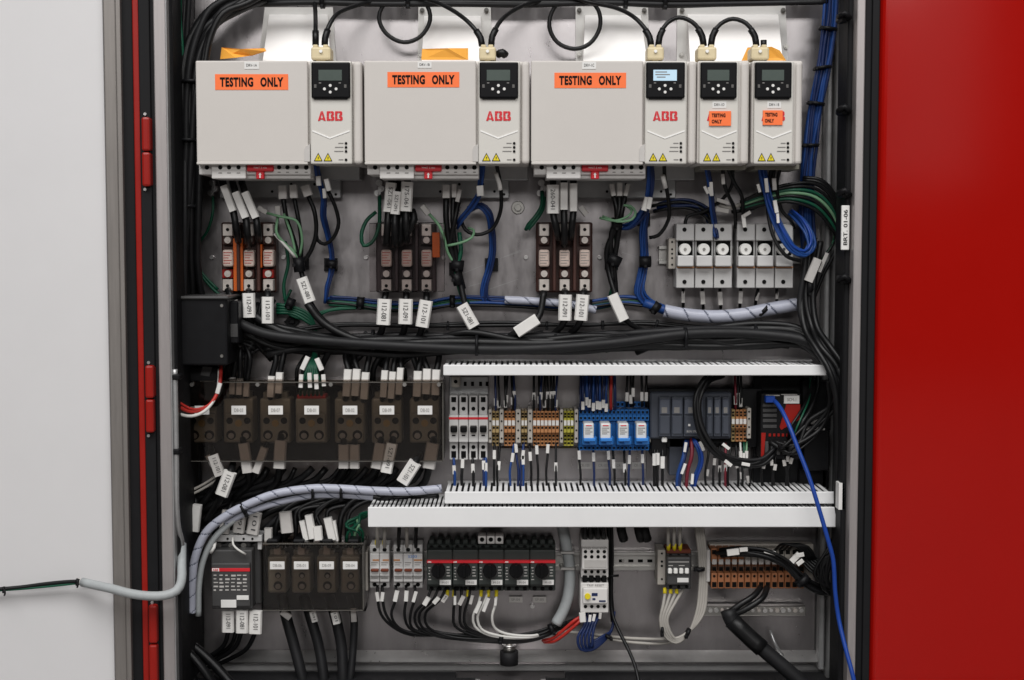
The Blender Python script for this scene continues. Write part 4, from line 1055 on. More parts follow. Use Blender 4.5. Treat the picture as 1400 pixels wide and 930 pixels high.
# grey flexible conduit right of starters
t = Thing('conduit', 'grey corrugated conduit curving down right of the motor starters', 'conduit', W(769, 722, .03))
t.part('tube', MB().tube(path([(768, 716, .03), (774, 745, .03), (779, 780, .03), (777, 812, .032), (770, 835, .034), (760, 853, .035)]), 7.8 * SCL(.03), 12, step=.004, spiral=None), 'conduit_grey')
for y in (756, 778): t.part('clip', MB().pb(766, y - 2, 786, y + 2, .005, .042, .001), 'rail_steel')
harness('lead_set', 'red leads running from the white contactor down to the black bundle', 'wires',
        [([(797, 842, .05), (786, 848, .055), (772, 860, .05), (757, 872, .04), (742, 876, .02)], 2.3, 'cable_red'), ([(801, 842, .05), (790, 852, .057), (774, 866, .052), (758, 877, .04), (744, 878, .018)], 2.3, 'cable_red'), ([(804, 842, .048), (792, 846, .053), (776, 858, .05), (762, 867, .045)], 2.0, 'cable_red')])
# white contactor + overload relay
t = Thing('contactor', 'white contactor with many black terminals, upper of a stacked pair', 'contactor', W(813, 790, 0))
p = t.part('body', MB().pb(794.5, 738, 832, 790, .008, .062, .0015, 2).pb(795.5, 750, 831, 779, .05, .076, .002, 2), 'terminal_white')
for y, n in ((754.5, 4), (761.5, 4), (782, 4)):
    for k in range(n): t.part('terminal_hole', MB().cyl(800.5 + k * 8.6, y, 2.5, .05, .0768 if y < 780 else .0628, 10), 'hole', p)
for k in range(4): t.part('top_terminal', MB().pb(796 + k * 9, 731, 802 + k * 9, 748, .01, .058, .001), 'contactor')
t.part('print_panel', MB().pb(799, 766, 829, 776, .07, .0768, .0003), 'tag_grey', p)
t.part('print', MB().text('13NO 21NC 31NC', 814, 750, 30, 3, .0768), 'grey_ink', p)
mm = MB()
for k in range(4): mm.pb(796.5 + k * 8.8, 787.5, 803 + k * 8.8, 796, .02, .066, .001)
t.part('link_terminal', mm, 'hole')
t = Thing('overload_relay', 'white overload relay with a yellow dial, lower of a stacked pair', 'relay', W(814, 838, 0))
p = t.part('body', MB().pb(793.5, 797, 832, 838, .008, .066, .0015, 2).pb(797, 804, 831, 826, .05, .074, .002, 2), 'terminal_white')
t.part('dial', MB().cyl(803.5, 816, 4.2, .07, .078, 14), 'yellow', p)
t.part('print', MB().pb(809, 811, 817, 815, .07, .0747, 0).pb(819, 821, 828, 823, .07, .0747, 0).pb(810, 818, 814, 820.5, .07, .0747, 0), 'cable_navy', p)
for k in range(4): t.part('terminal_hole', MB().cyl(800.5 + k * 8.6, 829.5, 2.6, .06, .0667, 10), 'hole', p)
t.part('print_line', MB().text('TRIP RESET', 814, 800.5, 24, 3, .0667), 'grey_ink', p)
harness('lead_set', 'black leads entering the top of the white contactor', 'wires', [([(799 + k * 9, 716, .075), (799 + k * 9 + (-1) ** k, 726, .075), (799 + k * 9, 738, .055)], 2.6, CB) for k in range(4)])
harness('lead_set', 'navy blue tagged leads looping below the overload relay', 'wires',
        [([(802 + k * 5, 838, .05), (799 + k * 3.5, 855, .065), (790 + k * 5, 872, .07), (794 + k * 4, 888 - k, .068), (808, 889 - k * 2, .065), (824, 878 - k * 2, .055), (836, 862, .04), (840, 836, .03)], 2.0, 'cable_navy') for k in range(5)],
        tags=[(796, 838, 797, 850, 9, .075, None, 'tag_white'), (807, 841, 806, 850, 4, .076, None), (813, 840, 811, 849, 4, .076, None), (821, 838, 820, 846, 4, .072, None, 'tag_grey')], ties=[(831, 872, 833, 869, 6, .052)])
harness('cable', 'thin black cable dropping from behind the lowest duct past the white contactor', 'cable',
        [([(836, 716, .04), (837, 760, .035), (836, 800, .035), (837, 838, .04), (845, 860, .055), (858, 886, .075), (868, 910, .09), (876, 945, .11)], 2.4, CB), ([(832, 716, .04), (834, 760, .03), (835, 810, .03), (838, 850, .03)], 3.2, CB)],
        ties=[(830, 788, 846, 787, 1.6, .05)])
# small right contactor
t = Thing('contactor', 'small dark contactor with four white buttons and brown top', 'contactor', W(928, 806, 0))
p = t.part('body', MB().pb(911, 754, 945, 806, .008, .055, .0015).pb(912, 762, 944, 800, .04, .07, .002, 2), 'contactor')
t.part('brown_top', MB().pb(911.5, 751, 944.5, 757, .02, .058, .001), 'toggle_brown')
for k in range(4): t.part('button', MB().pb(913.5 + k * 7.7, 777.5, 919 + k * 7.7, 785, .06, .075, .0012), 'ceramic', p)
t.part('name_label', MB().pb(926, 790.5, 941.5, 796.5, .06, .0712, .0003), 'paper', p)
t.part('print', MB().pb(914, 768, 942, 769, .06, .0707, 0).pb(914, 773, 920, 774, .06, .0707, 0).pb(928, 773, 936, 774, .06, .0707, 0), 'tag_grey', p)
for k in range(3): t.part('terminal_hole', MB().cyl(917 + k * 11, 760, 2.6, .05, .0558, 10), 'hole', p); t.part('terminal_hole', MB().cyl(917 + k * 11, 802.5, 2.6, .05, .0558, 10), 'hole', p)
b = t.part('end_bracket', MB().pb(899, 752, 910, 800, .006, .05, .001), 'term_grey')
t.part('bracket_hole', MB().cyl(905, 757, 1.6, .045, .0507, 8).cyl(905, 768, 1.8, .045, .0507, 8).cyl(905, 774, 1.8, .045, .0507, 8).cyl(905, 792, 1.6, .045, .0507, 8), 'hole', b)
harness('lead_set', 'grey leads with yellow ferrules entering the top of the small right contactor', 'wires',
        [([(914 + k * 8, 716, .065), (913.5 + k * 8, 735, .065), (914 + k * 8, 755, .052)], 2.3, 'cable_grey') for k in range(3)] + [([(914 + k * 8, 743, .06), (914 + k * 8, 753, .055)], 2.7, 'yellow', 'ferrule') for k in range(3)])
harness('lead_set', 'pale grey leads looping down from the small right contactor and back up beside it', 'wires',
        [([(910 + k * 8, 806, .05), (907 + k * 5, 826, .06), (903 + k * 3, 848, .062), (908 + k * 4, 868 + k, .06), (924, 879 - k * 2, .058), (940, 868 - k, .056), (952 + k * 3, 840, .055), (957 + k * 3, 800, .05), (956 + k * 3, 760, .05), (951 + k * 3, 716, .05)], 2.3, 'cable_grey') for k in range(4)] +
        [([(909 + k * 8, 804, .05), (909 + k * 8, 812, .054)], 2.7, 'yellow', 'ferrule') for k in range(3)],
        ties=[(903, 862, 907, 862, 7, .06), (938, 864, 942, 866, 7, .058), (956, 776, 956, 780, 8, .055)])
harness('cable', 'pair of pale grey cables running level along the plate under the contactors', 'cables',
        [([(772, 864, .03), (800, 866, .03), (850, 872, .032), (890, 874, .034), (915, 874, .045)], 2.3, 'cable_grey'), ([(790, 870, .03), (832, 874, .03), (870, 879, .032), (905, 880, .034), (918, 878, .045)], 2.3, 'cable_grey')])
t = Thing('cable_stub_group', 'black connector stubs peeking out below the lowest duct', 'connector', W(865, 735, .03))
for x in (848, 872, 880): t.part('stub', MB().tube(path([(x, 715, .05), (x + 2, 728, .055), (x + 5, 738, .05)]), .007, 8), CB)
# brown terminal strip lower right
t = Thing('terminal_strip', 'large brown terminal strip at the lower right with black cables across it', 'terminal strip', W(1038, 806, 0))
t.part('carrier', MB().pb(970, 744, 1112, 802, .006, .024, .001), 'term_grey')
t.part('end_bracket', MB().pb(966, 752, 971, 796, .006, .055, .001), 'tag_grey')
n = 14; w = 9.15
for k in range(n):
    a = 972 + k * w
    sl = t.part('terminal', MB().pb(a + .4, 784, a + w - .4, 805, .01, .052, .001).pb(a + .8, 770, a + w - .8, 785, .01, .034, .001), 'term_brown')
    t.part('upper_step', MB().pb(a + .4, 750, a + w - .4, 769, .01, .046, .001), 'term_grey' if k > 4 else 'term_brown', sl)
    t.part('clamp_hole', MB().pb(a + 1.6, 796, a + w - 1.6, 803, .05, .0525, 0).pb(a + 2, 775.5, a + w - 2, 782.5, .03, .0357, 0).pb(a + 1.6, 752, a + w - 1.6, 758, .04, .0465, 0), 'hole', sl)
    t.part('screw_hole', MB().cyl(a + w / 2, 788, 2.0, .05, .0526, 8), 'hole', sl)
    t.part('marker', MB().pb(a + 1.6, 765, a + w - 1.2, 772, .03, .0475, .0004), 'tag_grey', sl); t.part('slot', MB().pb(a + 1.2, 774, a + w - 1.2, 783.5, .03, .0352, 0), 'term_dark', sl)
harness('cable_bundle', 'black cables arching from the brown terminal strip to the right wall', 'cables',
        bundle([(985, 757, .055), (1010, 755, .075), (1045, 758, .085), (1075, 772, .085), (1100, 796, .08), (1122, 808, .07), (1145, 806, .055), (1158, 795, .05)], 7, 7.5, 2.5, [CB, 'cable_soft', CB]),
        tags=[(994, 756, 1010, 754, 9, .088, None), (1011, 752, 1022, 751, 6, .088, None), (1045, 753, 1060, 757, 6, .088, None)], ties=[(1094, 790, 1100, 797, 11, .085)])
harness('cable_bundle', 'nest of thin black wires curling right of the brown terminal strip', 'wires',
        [([(1088 + k * 3, 752 + k, .05), (1102 + k * 3, 775 - k * 2, .07), (1118 + k * 2, 786 - k * 3, .075), (1132, 778 - k * 4, .07), (1142, 760 - k * 5, .06), (1148, 735, .05)], 2.0, CB) for k in range(6)] +
        [([(1060 + k * 6, 752, .05), (1070 + k * 6, 744, .07), (1090 + k * 5, 748, .075), (1106 + k * 3, 764, .07)], 1.8, CB) for k in range(4)],
        tags=[(1082, 768, 1093, 757, 8, .088, None), (1090, 772, 1098, 766, 6, .09, None), (1088, 760, 1099, 758, 6, .09, None)])
t = Thing('ground_bar', 'steel ground bar with a row of screws beneath the brown terminal strip', 'ground bar', W(1030, 842, 0))
t.part('bar', MB().pb(957, 829, 1102, 842, .006, .022, .001), 'bolt_steel')
rnd = random.Random(8)
for k in range(17):
    x = 963 + k * 8.3
    t.part('screw', MB().cyl(x, 835, rnd.choice((2.6, 3.2, 3.6)), .02, .026, 10).cyl(x, 835, 1.4, .024, .0266, 6), 'bright_steel' if k % 3 else 'lug')
harness('power_cable', 'thick black power cable from the brown terminal strip down to the bottom right', 'cable',
        [([(1040, 803, .055), (1030, 815, .075), (1010, 828, .08), (997, 838, .08)], 4.2, CB), ([(1049, 803, .055), (1042, 818, .08), (1018, 834, .085), (1000, 842, .08)], 4.2, CB),
         ([(995, 834, .082), (1001, 850, .085), (1025, 872, .09), (1055, 898, .095), (1090, 928, .1), (1120, 955, .1)], 10.5, 'cable_soft')])
single('cable_sleeve', MB().tube(path([(1000, 848, .086), (1025, 872, .091), (1042, 887, .095)]), .0128, 12), 'cable_black', 'black heat shrink sleeve round the thick cable at lower right', 'sleeve')
single('ground_lead', MB().tube(path([(1053, 862, .01), (1058, 876, .02), (1064, 888, .02), (1070, 896, .01)]), .0022, 8), 'steel', 'short bare grey lead beside the thick cable at lower right', 'wire')
t = Thing('threaded_stud', 'threaded stud with dark nut and collar at the bottom centre of the plate', 'stud', W(696, 907, .03))
c = W(696, 892, .03)
for nm, z0, z1, r, mt in (('collar', -.018, .002, .0138, 'rubber'), ('nut', .002, .011, .0098, 'bolt_steel'), ('stud', .009, .019, .0052, 'lug'), ('washer', .0105, .0125, .0108, 'bright_steel')):
    t.part(nm, MB().tube([c + Vector((0, 0, z0)), c + Vector((0, 0, z1))], r, 6 if nm == 'nut' else 16), mt)
# thick cables from the four blocks
harness('power_cable', 'four thick black power cables dropping from the four block row', 'cables',
        [([(386, 815, .03), (391, 842, .045), (402, 882, .05), (414, 930, .06), (419, 960, .06)], 7.6, 'cable_soft'), ([(416, 815, .03), (424, 842, .045), (436, 884, .05), (443, 930, .06), (445, 960, .06)], 7.2, 'cable_soft'),
         ([(450, 815, .03), (459, 845, .045), (467, 884, .05), (469, 930, .06), (469, 960, .06)], 7.6, 'cable_soft'), ([(478, 815, .03), (484, 845, .045), (483, 884, .05), (479, 930, .06), (477, 960, .06)], 5.2, 'cable_soft')],
        tags=[(385, 836, 397, 845, 9, .06, None, 'tag_grey'), (427, 836, 431, 850, 9, .06, '091', 'tag_white'), (457, 836, 461, 852, 11, .06, '101', 'tag_white'), (483, 832, 484, 850, 8, .055, None, 'tag_grey')])
harness('power_cable', 'two thick black cables sloping across the bottom left corner', 'cables',
        [([(238, 868, .06), (262, 882, .065), (290, 906, .07), (325, 945, .08)], 6.5, CB), ([(236, 878, .09), (258, 893, .095), (280, 918, .1), (300, 950, .1)], 6, CB), ([(236, 890, .07), (250, 905, .07), (265, 930, .075), (272, 955, .08)], 6.5, CB)])
# ================================================================== wiring between the drives and the fuse blocks
def drop(label, tags, tops, bots, r=5.4):
    ws = []
    for (x0, y0, x1, y1, w, d, tx), (bx, by) in zip(tags, bots):
        ws.append(([(x0 - (x1 - x0) * .3, y0 - 14, d - .02), (x0, y0, d - .004), ((x0 + x1) / 2, (y0 + y1) / 2, d - .005), (x1, y1, d - .004), (x1 + (bx - x1) * .5, y1 + (by - y1) * .5 , d), (bx, by, .062)], min(r, (w if False else 4.7)), CB))
    harness('power_cable', label, 'cables', ws, tags, group='tagged cables between drives and fuse blocks')
drop('three black cables with plain slanted white tags feeding the left fuse block', [(306, 254, 319, 289, 10.5, .09, None), (322, 263, 336, 298, 10.5, .092, None), (335, 263, 350, 298, 10.5, .09, None)], 0, [(326, 330), (340, 336), (354, 328)])
drop('four black cables with upright printed white tags feeding the middle fuse block', [(535, 250, 531, 290, 15, .085, '5Z1-061'), (543, 262, 540, 293, 13, .09, '5Z1-091'), (557, 249, 555, 289, 16, .088, '175-061')], 0, [(528, 334), (540, 336), (556, 330)])
drop('three black cables with upright white tags feeding the right fuse block', [(756, 253, 756, 292, 17, .088, '260-041'), (771, 250, 771, 287, 11, .086, None), (784, 251, 784, 289, 11, .086, None)], 0, [(764, 326), (772, 336), (780, 326)])
for nm, xs, lab in (('middle', ((516, 560), (524, 548), (549, 562)), ''), ):
    single('power_cable', MB().tube(path([(549, 290, .07), (548, 310, .075), (546, 334, .06)]), .0062, 10).tube(path([(563, 288, .07), (566, 300, .075), (556, 318, .07), (550, 330, .06)]), .0058, 10), CB, 'pair of short black cables curling behind the middle fuse block tags', 'cables')
def below(label, items, base):
    ws = []; tg = []
    for (x, y0, tx0, ty0, tx1, ty1, w, s_, run) in items:
        ws.append(([(x, y0, .05), (tx0, ty0, .06), (tx1, ty1, .062)] + run, 4.6, CB))
        tg.append((tx0, ty0, tx1, ty1, w, .066, s_))
    harness('power_cable', label, 'cables', ws, tg, group='tagged cables below the fuse blocks')
below('printed white tags on cables under the left fuse block, beside the black box', [(311, 396, 319, 411, 326, 438, 11, '112', [(334, 452, .05), (352, 470, .04), (372, 492, .03)]),
    (340, 398, 340, 401, 341, 434, 17, '112-091', [(346, 450, .05), (362, 466, .04), (392, 478, .03)]), (366, 398, 366, 406, 366, 442, 16, '112-101', [(374, 452, .05), (395, 466, .04), (430, 476, .03)])], 0)
below('three printed white tags on cables under the middle fuse block', [(528, 398, 526, 409, 524, 444, 19, '112-081', [(518, 460, .05), (500, 478, .04), (480, 500, .03)]),
    (556, 398, 555, 409, 554, 443, 19, '112-091', [(550, 458, .05), (536, 478, .04), (520, 500, .03)]), (583, 398, 583, 411, 577, 447, 18, '112-101', [(572, 462, .05), (560, 480, .04), (548, 500, .03)])], 0)
below('three white tags on cables under the right fuse block, one lying sideways', [(744, 398, 735, 436, 706, 455, 16, None, [(690, 462, .05), (660, 470, .04)]),
    (772, 398, 773, 403, 772, 438, 18, '112-091', [(762, 452, .05), (744, 466, .04), (720, 474, .03)]), (799, 398, 797, 403, 794, 438, 18, '112-101', [(784, 452, .05), (766, 466, .04), (742, 474, .03)])], 0)

# control cable groups right of each drive terminal strip
def control(label, ox, tags, wires, big, ties, extra=()):
    harness('control_harness', label, 'wires', wires + list(extra), tags + ([big] if big else []), ties)
control('control wires under the left drive with green and white strands and one large tag', 0,
        [(386, 254, 387, 272, 12, .06, None, 'tag_grey'), (401, 253, 402, 271, 11, .06, None, 'tag_grey'), (417, 254, 422, 268, 13, .06, None, 'tag_grey'), (380, 282, 381, 297, 8, .06, None, 'tag_grey'), (353, 284, 365, 291, 7, .06, None, 'tag_grey'), (412, 380, 424, 413, 16, .06, '5Z1-081')],
        [([(387, 270, .055), (392, 300, .055), (402, 330, .05), (409, 358, .045), (414, 380, .05), (425, 414, .05), (445, 440, .04), (480, 460, .035)], 3.4, CB), ([(402, 270, .055), (408, 300, .06), (412, 330, .05), (411, 360, .045)], 3.0, CB),
         ([(421, 267, .055), (430, 290, .06), (432, 320, .055), (424, 345, .05), (412, 362, .045)], 3.0, CB), ([(380, 296, .06), (378, 318, .065), (388, 332, .06), (402, 345, .055), (408, 360, .05)], 2.0, 'cable_lime'),
         ([(364, 291, .06), (382, 296, .07), (405, 302, .07), (413, 325, .062), (410, 350, .05)], 1.8, 'cable_lime'), ([(375, 320, .06), (390, 336, .062), (404, 352, .055)], 1.8, 'cable_white'), ([(388, 292, .062), (398, 320, .06), (404, 345, .055)], 1.8, 'cable_lime')], None,
        [(408, 352, 410, 372, 8, .05)])
control('control wires under the second drive with one pale strand and a large slanted tag', 0,
        [(610, 253, 610, 271, 11, .06, None, 'tag_grey'), (621, 252, 621, 270, 7, .06, None, 'tag_grey'), (629, 259, 625, 276, 6, .06, None, 'tag_grey'), (577, 282, 586, 293, 8, .06, None, 'tag_grey'), (631, 417, 648, 447, 17, .06, '5Z1-081')],
        [([(610, 270, .055), (610, 300, .058), (614, 330, .055), (622, 360, .05), (630, 390, .05), (637, 420, .055), (650, 450, .05), (672, 464, .04), (715, 476, .035)], 4.2, CB), ([(620, 268, .055), (619, 300, .06), (622, 335, .055), (626, 362, .05), (634, 395, .045)], 3.4, CB),
         ([(627, 274, .055), (622, 300, .062), (616, 335, .055), (622, 360, .05)], 3.4, CB), ([(586, 292, .06), (600, 308, .068), (607, 325, .065), (612, 345, .058), (622, 362, .05)], 2.0, 'cable_lime'),
         ([(612, 336, .06), (630, 332, .065), (645, 325, .062), (648, 315, .055), (640, 312, .05)], 1.8, 'cable_lime'), ([(628, 318, .05), (630, 345, .052), (624, 372, .05), (632, 405, .045), (640, 415, .04)], 3, 'cable_green')], None,
        [(617, 362, 634, 364, 8, .05), (623, 374, 627, 390, 7, .05)])
control('control wires under the third drive with a lime loop and a large slanted tag', 0,
        [(836, 252, 839, 268, 7, .06, None, 'tag_grey'), (847, 250, 847, 268, 8, .06, None, 'tag_grey'), (859, 252, 855, 268, 6, .06, None, 'tag_grey'), (793, 283, 802, 294, 8, .06, None, 'tag_grey'), (837, 403, 853, 438, 15, .06, None)],
        [([(838, 266, .055), (843, 285, .06), (842, 310, .055), (830, 340, .05), (832, 370, .045), (842, 405, .055), (856, 438, .05), (880, 452, .04), (920, 462, .035)], 3.6, CB), ([(847, 266, .055), (846, 290, .06), (836, 320, .055), (836, 360, .045), (838, 385, .045)], 3.6, CB), ([(855, 267, .055), (850, 290, .06), (844, 330, .05), (840, 360, .045), (842, 400, .04)], 3.6, CB),
         ([(824, 296, .06), (845, 303, .072), (864, 300, .074), (869, 290, .07), (862, 282, .065), (850, 281, .06)], 1.8, 'cable_lime'), ([(820, 298, .06), (840, 302, .07), (858, 296, .07), (864, 288, .066), (858, 283, .06)], 1.6, 'cable_lime'), ([(842, 310, .045), (842, 350, .042), (840, 382, .04), (834, 405, .03)], 2.6, 'cable_green')], None,
        [(832, 352, 848, 360, 8, .05), (836, 306, 850, 306, 9, .055)])
# green earth leads at the left of each fuse block
harness('earth_lead', 'green earth lead from the ring terminals left of the left fuse block', 'wire',
        [([(291, 268, .03), (291, 290, .035), (284, 315, .03), (272, 332, .02), (262, 345, .015)], 2.0, 'cable_green'), ([(258, 350, .015), (272, 372, .02), (290, 394, .02), (312, 412, .02)], 2.0, 'cable_green'), ([(262, 352, .015), (280, 378, .02), (298, 396, .02)], 2.0, 'cable_green')])
harness('earth_lead', 'green earth lead looping left of the middle fuse block', 'wire', [([(519, 268, .03), (519, 285, .04), (518, 310, .05), (508, 332, .055), (497, 336, .055), (494, 322, .055), (501, 302, .05), (514, 290, .045)], 2.6, 'cable_green')])
harness('earth_lead', 'short green earth lead bending left above the right fuse block', 'wire', [([(741, 262, .03), (741, 280, .04), (733, 295, .045), (722, 308, .045), (719, 314, .04)], 2.8, 'cable_green'), ([(744, 270, .03), (742, 286, .04), (732, 302, .045), (722, 314, .045)], 2.6, 'cable_green')])
for x, lab in ((290, 'left'), (518, 'middle'), (740, 'right')):
    t = Thing('ring_terminal', 'cluster of metal ring terminals at the top of the %s earth lead' % lab, 'terminal', W(x, 266, .02))
    for dx, dy in ((0, -6), (3, 2), (-2, 8)):
        t.part('ring', MB().ring(x + dx, 256 + dy, 2.0, 4.4, .018, .026 + dx * .0006, 14).cyl(x + dx, 256 + dy, 2.0, .018, .029, 8), 'bright_steel')
# blue control bundles
BL = ['cable_blue', 'cable_navy', 'cable_blue', 'cable_blue']
def blue(label, pts, n, spread, tags, ties, d=.03, r=1.9, mats=None, extra=()):
    return harness('blue_wire_bundle', label, 'wires', bundle(pts, n, spread, r, mats or BL, d) + list(extra), tags, ties, 'blue control wire bundles')
blue('blue wires from the left drive dropping straight to the level bundle', [(433, 224, .1), (436, 245, .08), (444, 270, .06), (443, 295, .05), (448, 318, .035), (454, 345, .03), (454, 370, .025), (448, 395, .025), (446, 412, .02)], 6, 4.5,
     [(435, 241, 436, 254, 7, .085, None), (446, 245, 450, 261, 7, .085, None), (443, 258, 444, 271, 5, .075, None)], [(446, 360, 461, 362, 6, .03)],
     extra=[([(449, 262, .07), (458, 282, .065), (463, 305, .06), (456, 325, .055), (444, 334, .05), (434, 328, .045), (432, 315, .04)], 2.6, CB)])
blue('blue wires from the second drive swinging right into a vertical run', [(661, 224, .1), (658, 250, .085), (655, 268, .075), (645, 284, .065), (632, 300, .06), (626, 310, .05)], 5, 4.5,
     [(656, 254, 657, 268, 10, .09, None)], [], extra=bundle([(640, 288, .04), (655, 282, .045), (668, 292, .045), (673, 315, .035), (674, 345, .03), (669, 370, .025), (662, 395, .025), (664, 412, .02), (690, 416, .02)], 6, 5, 1.9, BL) +
     [([(679, 226, .1), (682, 240, .09), (685, 262, .07), (684, 290, .06), (672, 314, .055), (652, 321, .055), (636, 314, .05), (630, 300, .045)], 2.6, CB), ([(678, 236, .094), (683, 252, .082), (684, 260, .08)], 3.2, 'tag_white', 'wire_tag'), ])
blue('blue wires from the third drive, the fullest vertical bundle', [(890, 224, .1), (890, 250, .085), (886, 275, .075), (876, 296, .06), (862, 310, .05), (852, 312, .045)], 6, 5.5,
     [(885, 270, 880, 288, 8, .085, None), (889, 270, 886, 286, 7, .088, None)], [(874, 358, 890, 358, 8, .035), (892, 418, 900, 424, 9, .03)],
     extra=bundle([(884, 290, .05), (881, 320, .035), (882, 355, .03), (878, 380, .028), (874, 400, .028), (884, 414, .025), (900, 422, .025), (918, 428, .025)], 11, 7, 1.9, BL) +
     [([(908, 226, .1), (909, 245, .085), (914, 275, .07), (914, 300, .06), (900, 322, .055), (888, 325, .05)], 2.6, CB), ([(906, 240, .095), (910, 257, .088)], 3.2, 'tag_white', 'wire_tag')])
blue('dark blue wires from the first narrow drive joining a level run beside the fuse holder', [(966, 224, .1), (970, 245, .085), (973, 262, .075), (974, 285, .06), (978, 305, .05), (980, 325, .06)], 5, 4,
     [(963, 255, 968, 265, 4, .085, None), (972, 249, 973, 268, 5, .085, None), (969, 256, 972, 266, 4, .085, None)], [], mats=['cable_navy', 'cable_navy', 'cable_blue'],
     extra=bundle([(896, 285, .03), (915, 281, .035), (940, 280, .035), (958, 286, .035), (972, 298, .04), (978, 318, .045)], 10, 8, 2.2, ['cable_navy', CB, 'cable_navy']))
blue('blue wires from the rightmost drive looping over the last fuse pole', [(1040, 224, .1), (1045, 250, .09), (1052, 280, .09), (1062, 305, .09), (1072, 325, .092), (1085, 342, .09), (1100, 348, .085), (1109, 338, .08), (1106, 320, .075), (1092, 300, .06), (1082, 292, .05)], 9, 6,
     [(1036, 252, 1039, 263, 4, .1, None), (1047, 244, 1049, 263, 5, .1, None), (1059, 274, 1062, 291, 5.5, .1, None), (1063, 292, 1064, 305, 4, .1, None)], [], r=1.8, mats=['cable_blue', 'cable_blue', 'cable_bright_blue', 'cable_blue'],
     extra=[([(1056, 226, .1), (1050, 255, .08), (1050, 290, .085), (1058, 325, .09), (1075, 350, .092), (1095, 357, .085)], 2.6, CB)])
blue('thick blue bundle running down the right side from the top', [(1136, -15, .05), (1133, 30, .05), (1128, 75, .05), (1122, 110, .05), (1114, 155, .045), (1108, 200, .045), (1104, 250, .04), (1103, 300, .035), (1106, 345, .03)], 18, 10, [], [(1124, 91, 1124.5, 95, 13, .05), (1115.5, 140, 1115, 144, 12.5, .047), (1108, 197, 1108, 201, 12, .045), (1132, 38, 1131.5, 42, 13, .05)], r=2.3, mats=['cable_blue', 'cable_navy', 'cable_blue'])
# leads under narrow drives
harness('lead_set', 'black and grey tagged leads between the two narrow drives and the fuse holders', 'wires',
        [([(988, 230, .09), (990, 250, .08), (996, 268, .07), (1004, 285, .06), (1006, 312, .05)], 2.6, CB), ([(995, 230, .09), (1004, 250, .08), (1014, 268, .07), (1016, 290, .06), (1018, 312, .055)], 2.6, CB), ([(1002, 232, .09), (1000, 255, .07), (985, 275, .06), (960, 290, .05), (940, 296, .045), (936, 312, .05)], 2.4, CB),
         ([(1058, 232, .09), (1056, 250, .08), (1050, 270, .06), (1030, 285, .05), (1000, 290, .05)], 2.4, CB), ([(1066, 232, .09), (1062, 255, .07), (1070, 290, .06), (1080, 300, .06), (1086, 312, .05)], 2.4, CB), ([(978, 276, .05), (995, 284, .055), (1012, 280, .05), (1030, 270, .05)], 3.0, 'cable_grey')],
        tags=[(988, 238, 989, 252, 5, .088, None, 'tag_grey'), (1016, 294, 1018, 311, 5.5, .068, None), (1016, 296, 1026, 290, 5, .07, None, 'tag_grey'), (1058, 244, 1059, 260, 6, .086, None, 'tag_grey'), (980, 273, 996, 278, 5, .065, None, 'tag_grey'), (979, 286, 996, 289, 6, .065, None, 'tag_grey')])
harness('cable_bundle', 'black and green wires arching at the upper right into the vertical bundle', 'cables',
        [([(1012, 276 + k * 2, .05), (1045, 262 + k * 3, .06), (1080, 252 + k * 4, .065), (1115, 252 + k * 6, .06), (1138, 272 + k * 7, .055), (1143, 305 + k * 3, .05), (1138, 335, .045), (1122, 358, .045), (1108, 385, .045), (1106, 420, .045)], 2.2, 'cable_green' if k in (2, 5) else ('cable_lime' if k == 3 else CB)) for k in range(7)] +
        [([(1098, 243 + k * 3, .05), (1122, 246 + k * 4, .055), (1142, 268 + k * 4, .05), (1147, 300, .045), (1143, 340, .04), (1126, 375, .04), (1112, 410, .04)], 2.6, CB) for k in range(3)])
harness('cable_bundle', 'thick black bundle running down the right side with two long grey tags', 'cables',
        bundle([(1112, 335, .06), (1106, 380, .065), (1103, 420, .07), (1110, 455, .085), (1126, 482, .11), (1145, 510, .125), (1153, 540, .125), (1155, 600, .12), (1154, 660, .12), (1154, 720, .11), (1154, 800, .10)], 12, 12, 4.2, [CB, 'cable_soft', CB]),
        tags=[(1118, 354, 1105, 385, 12, .075, None, 'tag_grey'), (1131, 346, 1120, 372, 5, .072, None, 'tag_grey')], ties=[(1147, 521, 1156, 521, 15, .125), (1102, 392, 1110, 392, 13, .066)])
# level bundles
harness('wire_bundle', 'level bundle of blue and green wires crossing below the fuse blocks', 'wires',
        bundle([(452, 412, .02), (480, 414, .02), (530, 420, .02), (580, 420, .02), (620, 413, .02), (670, 413, .02), (720, 416, .022), (770, 420, .022), (810, 418, .022), (850, 412, .022), (885, 414, .024)], 9, 8, 2.0, ['cable_green', 'cable_blue', 'cable_navy', 'cable_green', CB], .02),
        ties=[(488, 414, 498, 415, 9, .022), (800, 417, 809, 418, 9, .024), (615, 412, 622, 412, 9, .022)])
harness('wire_bundle', 'green earth wires fanning out under the left fuse block', 'wires',
        [([(378, 416 + k * 4, .02), (400, 420 + k * 3, .022), (420, 428 + k * 4, .024), (430, 445 + k, .022), (432, 465, .02), (430 + k * 2, 490, .025)], 2.3, 'cable_green') for k in range(4)] +
        [([(398, 396, .02), (392, 410, .02), (390, 425, .02), (420, 432 + k * 5, .022), (450, 424 + k, .02), (500, 418 + k * 3, .02), (540, 420 + k, .018)], 2.0, 'cable_green') for k in range(2)] +
        [([(390, 330, .02), (394, 360, .02), (388, 390, .02), (390, 412, .02)], 2.4, 'cable_green')], ties=[(392, 413, 402, 417, 8, .024)])
harness('spiral_wrap', 'pale blue-grey spiral wrap round the level blue bundle at right', 'spiral wrap', [([(880, 414, .03), (900, 421, .03), (914, 425, .03)], 6, 'cable_blue')])
